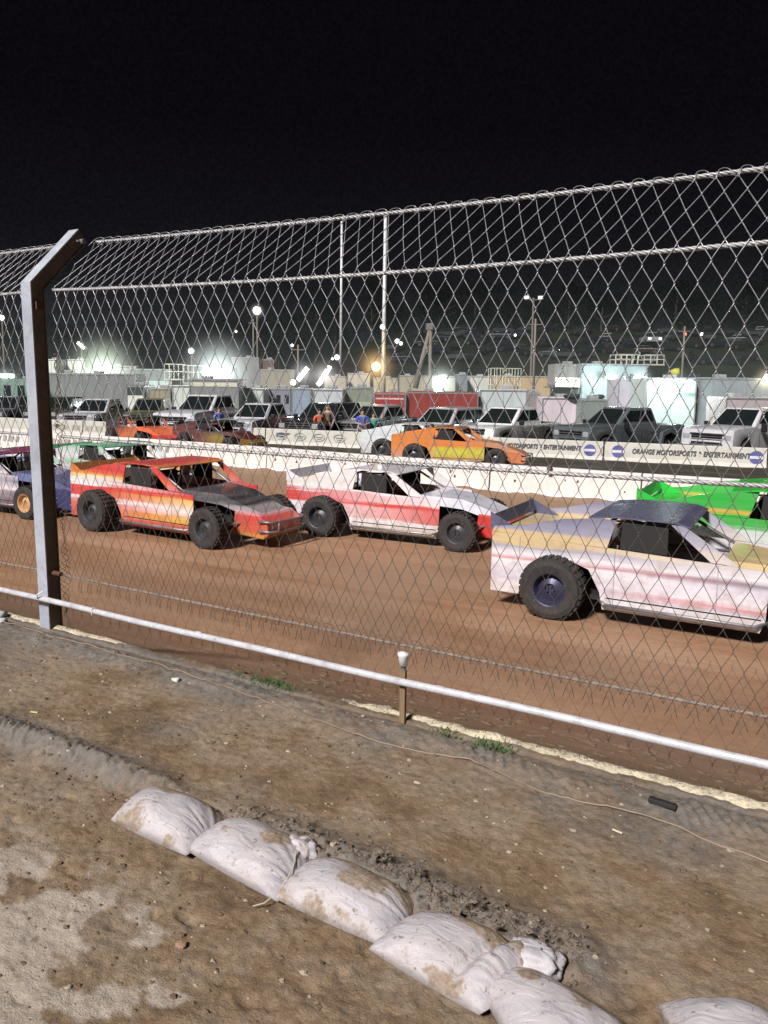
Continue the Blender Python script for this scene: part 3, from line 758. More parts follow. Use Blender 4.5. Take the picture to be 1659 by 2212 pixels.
# far wall with banners
def w2at(u):
    p0 = at(0, HZ, 1)-CAMP
    s = sight(u, HZ); s = Vector((s.x, s.y)); 
    lo, hi = 20, 60
    for _ in range(40):
        mid = (lo+hi)/2; p = s*mid
        if p.y < wall2_y(p.x): lo = mid
        else: hi = mid
    return (s.x*lo, s.y*lo)
seams = [-150, -40, 75, 180, 275, 370, 576, 786, 1040, 1312, 1670, 1950]
for a, c in zip(seams, seams[1:]):
    g = None
    lab = {576: 'far wall barrier section with four faded oval badges printed on it', 1040: 'far wall barrier with dark lettering and one blue emblem, partly behind the orange race car',
           1312: 'far wall barrier section with sponsor lettering between two blue round emblems, at the right edge', 370: 'far wall barrier section with faded United print and round pale emblem',
           786: 'plain pale barrier section of the far wall behind the parked white and green race car'}.get(a)
    if not lab: lab = 'pale weathered concrete barrier section of the far wall at left'; g = 'far wall barrier sections'
    t, ln = barrier('concrete_barrier', w2at(a), w2at(c), lab, conc2, .83, .06, g)
    if a == 1040:
        text('ORANGE MOTORSPORTS & ENTERTAINMENT', t, (-ln*.44, -.155, .47), .24, inkm, ln*.75/5.05*.98)
        emblem(t, ln*.40, .5, .22, bluem)
    if a == 1312:
        text('ORANGE MOTORSPORTS & ENTERTAINMENT', t, (-ln*.32, -.155, .45), .25, inkm, ln*.70/5.05*.95)
        emblem(t, -ln*.41, .5, .23, bluem); emblem(t, ln*.44, .5, .23, bluem)
    if a == 576:
        for q in (-.33, -.13, .07, .28):
            m = MB(); m.lathe([(.20, 0), (.24, 0)], (0, 0, 0), 'Y', 22); o = m.build('badge_ring', greym, t); o.location = (q*ln, -.158, .53); o.scale = (1.2, 1, .72); o.rotation_euler.x = R(-4)
            m = MB(); m.box((0, 0, 0), (.36, .004, .05)); m.box((.0, 0, -.09), (.24, .004, .03)); o = m.build('badge_band', greym, t); o.location = (q*ln, -.160, .55); o.rotation_euler.x = R(-4)
    if a == 370:
        text('United', t, (ln*.18, -.155, .48), .32, greym, 1, 0, .006); text('United', t, (-ln*.40, -.155, .48), .32, greym, 1, 0, .006)
        emblem(t, .05, .5, .24, gm('pale_blue', (.3, .36, .42), .6), False)
    if a in (75, 180, 275):
        m = MB()
        for i in range(4): m.box((-ln*.38+i*ln*.25, -.150, .46), (ln*.17, .006, .30))
        m.build('recessed_panel', gm('panelgrey', (.42, .41, .34), .8), t)

# ------------------------------------------------------------------ race cars
def livery(name, za, zb=None, x0=-1, x1=1, rough=.35, streak=.10, dusty=.25):
    """horizontal bands over the height of the bodywork; za at the tail, zb at the nose"""
    m, nt, b = newmat(name)
    t = nt.nodes.new('ShaderNodeTexCoord'); s = nt.nodes.new('ShaderNodeSeparateXYZ'); L(nt, t.outputs['Object'], s.inputs[0])
    mp = nt.nodes.new('ShaderNodeMapping'); mp.inputs['Scale'].default_value = (.55, .5, 9); L(nt, t.outputs['Object'], mp.inputs[0])
    n = N(nt, 'ShaderNodeTexNoise', Scale=1.6, Detail=3.0); L(nt, mp.outputs[0], n.inputs['Vector'])
    k = nt.nodes.new('ShaderNodeMath'); k.operation = 'MULTIPLY_ADD'; L(nt, n.outputs['Fac'], k.inputs[0]); k.inputs[1].default_value = streak*2; k.inputs[2].default_value = -streak
    ad = nt.nodes.new('ShaderNodeMath'); ad.operation = 'ADD'; L(nt, s.outputs['Z'], ad.inputs[0]); L(nt, k.outputs[0], ad.inputs[1])
    dv = nt.nodes.new('ShaderNodeMath'); dv.operation = 'DIVIDE'; L(nt, ad.outputs[0], dv.inputs[0]); dv.inputs[1].default_value = 1.4
    ra = ramp(nt, [(p/1.4, c) for p, c in za]); L(nt, dv.outputs[0], ra.inputs[0]); out = ra.outputs[0]
    if zb:
        rb = ramp(nt, [(p/1.4, c) for p, c in zb]); L(nt, dv.outputs[0], rb.inputs[0])
        mr = nt.nodes.new('ShaderNodeMapRange'); L(nt, s.outputs['X'], mr.inputs[0]); mr.inputs[1].default_value = x0; mr.inputs[2].default_value = x1
        out = mix(nt, mr.outputs[0], out, rb.outputs[0])
    r2 = ramp(nt, [(.38, (0, 0, 0)), (.72, (.45, .45, .45))]); n3 = N(nt, 'ShaderNodeTexNoise', Scale=2.2, Detail=6.0); L(nt, mp.outputs[0], n3.inputs['Vector']); L(nt, n3.outputs['Fac'], r2.inputs[0])
    out = mix(nt, r2.outputs[0], out, mix(nt, .5, out, (.35, .30, .32)))
    n4 = N(nt, 'ShaderNodeTexNoise', Scale=5.0, Detail=7.0, Roughness=.7); L(nt, t.outputs['Object'], n4.inputs['Vector'])
    mz = nt.nodes.new('ShaderNodeMapRange'); L(nt, s.outputs['Z'], mz.inputs[0]); mz.inputs[1].default_value = .75; mz.inputs[2].default_value = .1; mz.inputs[3].default_value = 0; mz.inputs[4].default_value = .22
    am = nt.nodes.new('ShaderNodeMath'); L(nt, n4.outputs['Fac'], am.inputs[0]); L(nt, mz.outputs[0], am.inputs[1])
    r4 = ramp(nt, [(.52, (0, 0, 0)), (.72, (dusty*1.6,)*3)]); L(nt, am.outputs[0], r4.inputs[0])
    out = mix(nt, r4.outputs[0], out, (.24, .14, .085))
    L(nt, out, b.inputs['Base Color']); b.inputs['Roughness'].default_value = rough
    b.inputs['Coat Weight'].default_value = .3
    return m
def wheel(parent, x, y, r, w, side, rimm, name='wheel'):
    e = bpy.data.objects.new(name, None); COL.objects.link(e); e.parent = parent; e.location = (x, y, r); e.empty_display_size = .1
    m = MB(); hw = w/2
    m.lathe([(r*.55, -hw*.9), (r*.80, -hw), (r*.94, -hw*.94), (r, -hw*.72), (r, hw*.72), (r*.94, hw*.94), (r*.80, hw), (r*.55, hw*.9)], (0, 0, 0), 'Y', 28)
    for j in range(28):                                   # tread blocks
        a = 2*PI*(j+.5)/28; mm = Matrix.Rotation(-a, 4, 'Y')
        for yy in (-hw*.42, hw*.42): m.box((math.cos(a)*(r+.004), yy, math.sin(a)*(r+.004)), (.022, w*.34, r*.15), M4=mm)
    m.build('tyre', rubber, e, smooth=False)
    m = MB(); f = side*hw
    m.lathe([(0, f*.45), (r*.16, f*.45), (r*.18, f*.62), (r*.44, f*.35), (r*.52, f*.88), (r*.57, f*.92), (r*.57, f*.5)], (0, 0, 0), 'Y', 24)
    for j in range(5):
        a = 2*PI*j/5; m.box((math.cos(a)*r*.11, f*.66, math.sin(a)*r*.11), (.022, .02, .022))
    m.build('rim', rimm, e, smooth=False)
    return e
decals = [mat('decal_white', (.7, .68, .66), .4), mat('decal_black', (.03, .03, .04), .4), mat('decal_grey', (.35, .33, .36), .4), mat('decal_maroon', (.25, .05, .06), .4)]
def race_car(name, label, loc, rz, body, roofm, hoodm, nosem, rimm, scale=1.0, spoiler=True, visor=True, flipz=0):
    t = thing(name, label, 'race car', loc, rz, None); t.scale = (scale,)*3
    W_ = .80
    for side in (1, -1):
        y0 = side*W_; y1 = side*(W_+.02)
        m = MB()
        m.prism([(-2.15, .20), (-1.78, .20), (-1.72, .42), (-1.5, .66), (-1.2, .72), (-.92, .62), (-.78, .36), (-.74, .16), (.95, .16), (1.0, .30), (1.02, .84), (-2.15, .96)], y0, y1)
        m.prism([(-2.15, .965), (-.72, .895), (-.62, 1.24), (-.80, 1.25), (-1.25, 1.20), (-1.7, 1.08), (-2.12, 1.03)], y0, y1)     # sail panel
        m.prism([(.42, .872), (.72, .86), (.12, 1.25), (-.02, 1.25)], y0*.985, y1*.985)                                         # windscreen pillar
        o = m.build('side_panel', body, t)
        m = MB(); m.tube([(-.7, side*(W_+.10), .24), (.9, side*(W_+.10), .24), (1.05, side*(W_-.05), .28)], .022, 8); m.tube([(-.7, side*(W_+.10), .24), (-.8, side*(W_-.05), .26)], .022, 8)
        m.build('nerf_bar', tube_steel, t, smooth=True)
    rq = random.Random(len(label)+int(loc[0]*10))
    for side in (1, -1):
        y = side*(W_+.023)
        for x, z0_, z1_ in ((-.62, .18, .88), (.50, .18, .85), (-1.78, .70, .93)):
            m = MB(); m.box((x, y, (z0_+z1_)/2), (.008, .004, z1_-z0_)); m.build('panel_seam', decals[2], t)
        m = MB(); m.prism([(-.58, .90), (-.05, .885), (-.05, 1.20), (-.56, 1.22)], side*(W_-.05), side*(W_-.04)); m.build('cockpit_dark_sheet', darkin, t)  # solid dark sheet added to darken the empty cockpit opening
        m = MB(); m.box((.13, y, .30+.02*rq.random()), (1.66, .004, .012)); m.build('pinstripe', black, t)
    m = MB(); m.prism([(-.95, 1.255), (-.62, 1.29), (.05, 1.285), (.20, 1.24), (.19, 1.225), (.04, 1.265), (-.62, 1.27), (-.95, 1.237)], -W_-.01, W_+.01); m.build('roof', roofm, t)
    m = MB(); m.prism([(-2.14, .975), (-.75, .93), (-.75, .915), (-2.14, .955)], -W_+.005, W_-.005); m.build('rear_deck', hoodm, t)
    if spoiler:
        m = MB(); m.box((-2.12, 0, 1.10), (.015, 1.5, .16), M4=Matrix.Rotation(-.35, 4, 'Y'))
        for yy in (-.76, .76): m.prism([(-2.2, .97), (-1.75, .97), (-2.2, 1.2)], yy-.006, yy+.006)
        m.build('spoiler', roofm, t)
    m = MB()                                              # hood and cowl
    m.add([(.55, -.62, .88), (.55, .62, .88), (1.3, -.42, .83), (1.3, .42, .83), (2.1, -.33, .56), (2.1, .33, .56), (.55, -.66, .74), (.55, .66, .74), (1.3, -.47, .66), (1.3, .47, .66), (2.1, -.36, .42), (2.1, .36, .42)],
          [(0, 2, 3, 1), (2, 4, 5, 3), (0, 6, 8, 2), (2, 8, 10, 4), (1, 3, 9, 7), (3, 5, 11, 9), (4, 10, 11, 5), (0, 1, 7, 6), (6, 7, 9, 8), (8, 9, 11, 10)])
    m.build('hood', hoodm, t)
    m = MB(); m.prism([(1.55, .20), (2.2, .16), (2.32, .24), (2.30, .44), (2.1, .57), (1.6, .60)], -.46, .46, .03); m.build('nose', nosem, t)
    m = MB()
    for z in (.30, .46): m.tube([(2.15, -.5, z), (2.36, -.46, z), (2.42, -.3, z), (2.42, .3, z), (2.36, .46, z), (2.15, .5, z)], .02, 8)
    for y in (-.3, .3): m.tube([(2.42, y, .28), (2.42, y, .48)], .02, 8)
    m.build('front_bumper', tube_steel, t, smooth=True)
    m = MB(); m.tube([(-2.15, -.6, .35), (-2.26, -.55, .35), (-2.26, .55, .35), (-2.15, .6, .35)], .022, 8); m.tube([(-2.26, -.3, .35), (-2.26, -.3, .6), (-2.26, .3, .6), (-2.26, .3, .35)], .02, 8)
    m.build('rear_bumper', tube_steel, t, smooth=True)
    m = MB()
    for y in (-.6, .6):
        m.tube([(-.75, y, .3), (-.72, y, 1.2), (-.1, y, 1.21), (.55, y, .86), (.6, y, .3)], .022, 8); m.tube([(-.75, y, 1.0), (-1.9, y*.9, .6)], .02, 8)
        for z in (.55, .75): m.tube([(-.74, y, z), (.57, y, z)], .02, 8)
    m.tube([(-.72, -.6, 1.2), (-.72, .6, 1.2)], .022, 8); m.tube([(-.1, -.6, 1.21), (-.1, .6, 1.21)], .022, 8); m.tube([(-.72, -.6, .5), (-.72, .6, 1.15)], .02, 8)
    m.build('roll_cage', tube_steel, t, smooth=True)
    m = MB(); m.bbox((-.35, .12, .52), (.5, .45, .14), .03); m.bbox((-.58, .12, .78), (.14, .42, .6), .04); m.build('seat', darkin, t)
    m = MB(); m.box((-.2, 0, .26), (3.2, 1.4, .05)); m.bbox((1.0, 0, .48), (.7, .5, .4), .03); m.tube([(-1.35, -.75, .37), (-1.35, .75, .37)], .05, 8); m.tube([(1.4, -.8, .33), (1.4, .8, .33)], .035, 8); m.build('chassis', darkin, t)
    m = MB()
    for y in (-.42, .42):
        m.tube([(1.0, y, .5), (1.4, y*1.8, .36)], .018, 6); m.tube([(1.9, y*.7, .42), (1.4, y*1.8, .34)], .018, 6)
    m.build('suspension', tube_steel, t)
    for x, y, r_, w_ in ((-1.32, .90, .37, .36), (-1.32, -.90, .37, .36), (1.40, .88, .335, .27), (1.40, -.88, .335, .27)):
        wheel(t, x, y, r_, w_, 1 if y > 0 else -1, rimm)
    return t
WH = (.78, .74, .76); RED = (.62, .05, .045); CR = (.75, .66, .55); YEL = (.75, .42, .04); BLU = (.04, .05, .16); GRN = (.03, .42, .05); BLK = (.03, .03, .035); LIL = (.62, .58, .68); TAN = (.62, .47, .25); ORG = (.70, .22, .04)
rim_dark = mat('dark_rim', (.08, .08, .09), .4, .5); rim_tan = mat('tan_wheel_cover', (.55, .33, .16), .6); rim_blue = mat('blue_rim', (.05, .05, .09), .4, .3); rim_grey = mat('grey_rim', (.22, .22, .24), .4, .4)
def paint(n, c, **k): return mat(n, c, .32, 0, .12, 2, dirt=(.25, .16, .1), dirtamt=.3, coat=.4, **k)
# D: white and red
race_car('race_car', 'white dirt modified with broad red side stripe and red nose, middle of the track', (-6.72, 12.75, TZ), R(3.0),
    livery('white_red', [(.18, CR), (.36, WH), (.60, WH), (.64, RED), (.84, RED), (.88, WH), (1.05, (.7, .66, .6)), (1.3, WH)], [(.18, CR), (.40, WH), (.43, RED), (.66, RED), (.70, WH), (1.3, WH)], -2, 1.2),
    paint('white_roof', (.72, .70, .74)), paint('whitehood', (.66, .64, .72)), paint('rednose', RED), rim_dark, 1.0)
# B: red, white, yellow
race_car('race_car', 'red dirt modified with white and yellow door, black hood, just right of the post', (-10.42, 10.75, TZ), R(-1.5),
    livery('red_white_yellow', [(.16, RED), (.50, (.68, .12, .10)), (.56, WH), (.62, RED), (.80, RED), (.85, WH), (.95, CR), (1.0, YEL), (1.1, RED)], [(.16, RED), (.27, RED), (.31, YEL), (.42, YEL), (.50, WH), (.72, YEL), (.76, RED), (1.0, RED)], -1.3, .9),
    livery('red_orange_roof', [(0, ORG), (1.24, (.6, .2, .04)), (1.28, RED)]), livery('black_hood', [(.2, BLK), (.6, (.3, .26, .28)), (.7, BLK), (1.3, BLK)]), livery('orange_nose', [(.16, (.6, .35, .03)), (.26, (.55, .10, .03)), (.5, RED), (.6, (.6, .4, .42))]), rim_dark, 1.04)
# C: white and green, mostly hidden
race_car('race_car', 'white and pale green dirt modified mostly hidden beyond the red one', (-15.0, 13.4, TZ), R(-1.0),
    livery('white_palegreen', [(.16, WH), (.7, WH), (.8, (.2, .5, .3)), (1.0, WH), (1.3, (.25, .5, .33))]),
    paint('green_roof', (.16, .45, .27)), paint('whitehood3', (.55, .56, .55)), paint('whitenose3', WH), rim_dark, 1.0)
# A: white and blue, cut by the left edge
race_car('race_car', 'white and blue dirt modified with tan wheel covers, cut by the left edge', (-15.35, 10.75, TZ), R(2.0),
    livery('white_blue', [(.18, BLU), (.4, (.5, .4, .3)), (.5, WH), (.9, WH), (.98, BLU), (1.05, WH), (1.2, (.4, .05, .1))], [(.18, BLU), (.5, BLU), (.55, WH), (.7, BLU), (1, WH)], -1, 1.5),
    paint('maroon_roof', (.25, .05, .12)), paint('bluehood', (.12, .14, .28)), paint('bluenose', BLU), rim_tan, 1.0)
# E: silver white, nearest
race_car('race_car', 'nearest race car, silver white dirt modified with tan tail deck, at the right', (-1.40, 10.05, TZ), R(.5),
    livery('silver_white', [(.14, (.8, .78, .82)), (.34, WH), (.40, LIL), (.62, WH), (.66, (.6, .25, .28)), (.70, WH), (.82, (.35, .34, .42)), (.85, TAN), (.98, TAN), (1.04, (.3, .3, .4)), (1.3, (.12, .12, .2))], [(.14, (.85, .82, .86)), (.30, WH), (.34, (.45, .42, .5)), (.40, (.7, .2, .2)), (.44, WH), (.6, LIL), (.66, (.2, .2, .26)), (.72, WH), (1.3, (.3, .3, .4))], -1.2, 1.2, streak=.06),
    paint('navy_roof', (.10, .10, .17)), paint('tandeck', TAN), paint('whitenose', WH), rim_blue, 1.02)
# F: green
race_car('race_car', 'bright green and white dirt modified with a yellow stripe, beyond the silver one at right', (-.05, 13.1, TZ), R(1.0),
    livery('green_white', [(.2, WH), (.7, (.6, .66, .6)), (.78, GRN), (.92, GRN), (.96, YEL), (1.02, GRN), (1.3, GRN)]),
    paint('bright_green', (.02, .5, .05)), paint('greenhood', (.05, .45, .06)), paint('greennose', GRN), rim_grey, 1.08)
# parked in the pit road
race_car('race_car', 'orange dirt modified with yellow door standing on the pit road before the far wall', (-11.1, 25.0, TZ), R(12),
    livery('orange_yellow', [(.18, (.35, .35, .6)), (.34, (.75, .3, .15)), (.7, ORG), (1.2, ORG)], [(.2, ORG), (.45, (.6, .55, .05)), (.62, (.6, .5, .04)), (.68, ORG), (1.3, ORG)], -.9, -.6),
    paint('orange_roof', (.45, .15, .03)), paint('orangehood', (.5, .25, .14)), paint('orangenose', (.6, .2, .08)), rim_dark, 1.05, spoiler=False)
race_car('race_car', 'white and lime green dirt modified parked behind the orange one by the far wall', (-13.2, 26.4, TZ), R(14),
    livery('white_green', [(.2, (.65, .68, .7)), (1.3, (.7, .74, .76))], [(.2, (.3, .6, .1)), (.7, (.3, .62, .1)), (.9, (.7, .74, .76))], -.8, .2),
    paint('whiteroof2', (.6, .63, .66)), paint('greenhood2', (.25, .5, .10)), paint('whitenose2', (.6, .6, .62)), rim_dark, 1.05, spoiler=False)
race_car('race_car', 'black and orange race car facing the track on the pit road at left', (-25.6, 24.0, TZ), R(-18),
    livery('orange_black', [(.2, ORG), (.5, (.75, .12, .05)), (.8, BLK), (1.3, BLK)], [(.2, RED), (.5, ORG), (.9, (.75, .15, .06))], -1, 1),
    paint('black_roof', (.04, .05, .04)), paint('orhood', (.75, .15, .06)), paint('ornose', RED), rim_grey, 1.0)
race_car('race_car', 'dark maroon race car with yellow panel just right of the black and orange one', (-21.6, 24.4, TZ), R(-5),
    livery('maroon', [(.2, BLK), (.5, (.12, .03, .03)), (1.3, (.08, .03, .03))], [(.2, (.2, .12, .02)), (.6, (.3, .2, .02)), (.9, BLK)], -.5, .5),
    paint('black_roof2', BLK), paint('mahood', (.08, .02, .02)), paint('manose', (.2, .1, .02)), rim_dark, .95)

# ------------------------------------------------------------------ pickups and cars behind the far wall
hl_on = emis('lit_headlight', (1, .8, .5), 5.0); hl_off = mat('headlight_lens', (.5, .52, .54), .15, .3, coat=.5)
def arch(cx, r, z0, n=8): return [(cx+r*math.cos(PI*i/n), z0+r*math.sin(PI*i/n)) for i in range(n+1)]
def truck(label, u, d, col, heading, name='pickup_truck', cat='pickup truck', suv=False, hd=False, lit=0, dually=False, sc=1.0, zoff=0):
    """heading: degrees the nose is turned left of facing the camera"""
    p = ground(u, d); toc = math.atan2(-p.y, -p.x); t = thing(name, label, cat, (p.x, p.y, TZ+zoff), toc-R(heading)); t.scale = (sc,)*3
    pm = mat('vehicle_paint', tuple(min(.85, x*1.15+.012) for x in col), .24, .15, .10, 1.5, dirt=(.12, .10, .08), dirtamt=.3, coat=.6)
    h1 = 1.24 if hd else 1.12; bl = 1.16 if hd else 1.08
    m = MB(); zc = .42
    poly = [(2.86, .50), (2.90, .80), (2.84, h1-.06), (2.6, h1), (1.15, h1+.06), (1.1, bl+.08)]
    poly += [(-2.86, bl+.06), (-2.90, .95), (-2.86, .48)]
    poly += [(x, z) for x, z in arch(-1.78, .48, .42)][::-1] + [(x, z) for x, z in arch(1.88, .48, .42)][::-1]
    m.prism(poly, -.97, .97, .07); b = m.build('body', pm, t); autosmooth(b)
    top = 1.93 if hd else 1.82
    xb = -2.55 if suv else -1.25; xbt = -2.3 if suv else -1.02
    P8 = {}
    for k, (x, z, y) in dict(a=(1.28, bl+.05, .88), b=(.30, top, .70), c=(xbt, top, .70), d=(xb, bl+.05, .88)).items(): P8[k] = (Vector((x, y, z)), Vector((x, -y, z)))
    m = MB(); order = 'abcd'
    vs = [P8[k][0] for k in order]+[P8[k][1] for k in order]
    bm = bmesh.new(); bv = [bm.verts.new(v) for v in vs]
    for f in ((0, 1, 2, 3), (7, 6, 5, 4), (0, 4, 5, 1), (1, 5, 6, 2), (2, 6, 7, 3), (3, 7, 4, 0)): bm.faces.new([bv[i] for i in f])
    bmesh.ops.recalc_face_normals(bm, faces=bm.faces[:]); bmesh.ops.bevel(bm, geom=bm.edges[:], offset=.09, segments=3, profile=.6, affect='EDGES')
    bm.verts.index_update(); m.add([q.co.copy() for q in bm.verts], [[q.index for q in f.verts] for f in bm.faces]); bm.free()
    c = m.build('cab', pm, t); autosmooth(c)
    def pane(q0, q1, q2, q3, i0, i1, j0, j1, nm, out):
        def bl_(s, r): return (q0*(1-s)+q1*s)*(1-r)+(q3*(1-s)+q2*s)*r
        m = MB(); pts = [bl_(i0, j0), bl_(i1, j0), bl_(i1, j1), bl_(i0, j1)]; o = Vector(out)*.006
        m.add([p_+o for p_ in pts]+[p_-o*2 for p_ in pts], [(0, 1, 2, 3), (7, 6, 5, 4), (0, 4, 5, 1), (1, 5, 6, 2), (2, 6, 7, 3), (3, 7, 4, 0)])
        return m.build(nm, glass, t)
    a, b_, c_, d_ = (P8[k] for k in order)
    pane(a[0], a[1], b_[1], b_[0], .07, .93, .10, .90, 'windscreen', (.7, 0, .7))
    pane(d_[0], d_[1], c_[1], c_[0], .10, .90, .18, .85, 'rear_window', (-.9, 0, .3))
    for s in (0, 1):
        o = (0, 1 if s == 0 else -1, .25)
        cuts = ((.05, .33), (.36, .64), (.67, .94)) if suv else ((.06, .33), (.37, .58)) if False else ((.07, .50), (.54, .92))
        for e0, e1 in cuts: pane(d_[s], a[s], b_[s], c_[s], 1-e1, 1-e0, .24, .84, 'side_window', o)
    if not suv:
        m = MB(); m.box((-2.05, 0, bl+.065), (1.5, 1.6, .02)); m.build('bed_cover', black, t)
    m = MB(); m.box((2.875, 0, .86), (.03, 1.15, .36)); g = m.build('grille', black, t)
    m = MB()
    for z in (.74, .84, .94): m.box((2.90, 0, z), (.03, 1.12, .028))
    m.box((2.90, 0, 1.04), (.035, 1.25, .035)); m.box((2.90, 0, .67), (.035, 1.25, .03)); m.build('grille_bar', chrome, g)
    for y in (-.76, .76):
        m = MB(); m.bbox((2.84, y, .92), (.12, .28, .20), .03)
        m.build('headlight', hl_on if (lit and (y < 0 or lit > 1)) else hl_off, t)
    m = MB(); m.bbox((2.93, 0, .53), (.16, 1.95, .20), .04); m.build('bumper', chrome if not lit else pm, t)
    m = MB(); m.box((2.98, 0, .42), (.06, 1.5, .12)); m.build('lower_bumper', black, t)
    m = MB(); m.bbox((-2.95, 0, .56), (.14, 1.9, .16), .04); m.build('rear_bumper', chrome, t)
    for y in (-1.08, 1.08):
        m = MB(); m.bbox((.92, y, 1.25), (.10, .20, .20 if not hd else .30), .03); m.tube([(.92, y*.9, 1.2), (.92, y, 1.2)], .02, 6); m.build('mirror', black, t)
    for s in (-1, 1):
        for x in (.35, -.75): m = MB(); m.box((x, s*.985, 1.0), (.14, .025, .03)); m.build('door_handle', chrome, b)
        for x in (1.0, -.12, -1.2): m = MB(); m.box((x, s*.972, .80), (.012, .008, .6)); m.build('door_gap', black, b)
    for x, y in ((1.88, .86), (1.88, -.86), (-1.78, .86), (-1.78, -.86)):
        wheel(t, x, y, .40, .26, 1 if y > 0 else -1, chrome)
    if dually:
        for s in (-1, 1):
            m = MB(); m.prism([(-1.2, .5), (-1.3, .95), (-1.78, 1.08), (-2.26, .95), (-2.36, .5), (-2.22, .5), (-2.15, .8), (-1.78, .93), (-1.4, .8), (-1.33, .5)], s*.95, s*1.12); m.build('wide_fender', pm, t)
    return t
SIL = (.30, .30, .33); WHT = (.52, .52, .54); DRK = (.03, .032, .035); GRY = (.15, .15, .165)
truck('dark pickup half hidden behind the steel post at the far left', 20, 43.5, (.09, .09, .11), 25)
truck('nearly black pickup parked just right of the steel post, left of the silver one', 135, 44.5, (.03, .032, .032), 25)
truck('silver grey pickup, first silver one right of the steel post', 214, 41, (.52, .51, .56), 24)
truck('olive brown older SUV parked behind the black and orange race car', 325, 43, (.10, .10, .05), 10, 'suv_car', 'SUV', suv=True)
truck('tall silver work truck with box body behind its cab, left of centre', 445, 38.5, (.62, .62, .66), 28, hd=True, sc=1.12)
truck('silver pickup immediately right of the tall silver work truck', 563, 36.8, (.56, .55, .60), 26)
truck('black SUV parked behind the man in orange', 705, 36, (.02, .021, .023), 24, 'suv_car', 'SUV', suv=True, sc=1.04)
truck('dark grey crew cab pickup left of the red trailer, behind people in blue and green', 818, 36.8, (.32, .31, .32), 30)
truck('grey SUV parked in front of the red trailer', 965, 34, (.46, .43, .44), 27, 'suv_car', 'SUV', suv=True)
truck('white pickup with lit amber headlights behind the orange race car', 1102, 33, (.82, .81, .82), 29, lit=2, sc=1.05)
truck('black crew cab pickup with wide rear fenders and chrome grille', 1345, 32.3, (.085, .10, .11), 40, dually=True, hd=True, sc=1.03)
truck('large silver heavy pickup with big dark grille at the right edge', 1620, 31, (.58, .57, .60), 26, hd=True, sc=1.08)

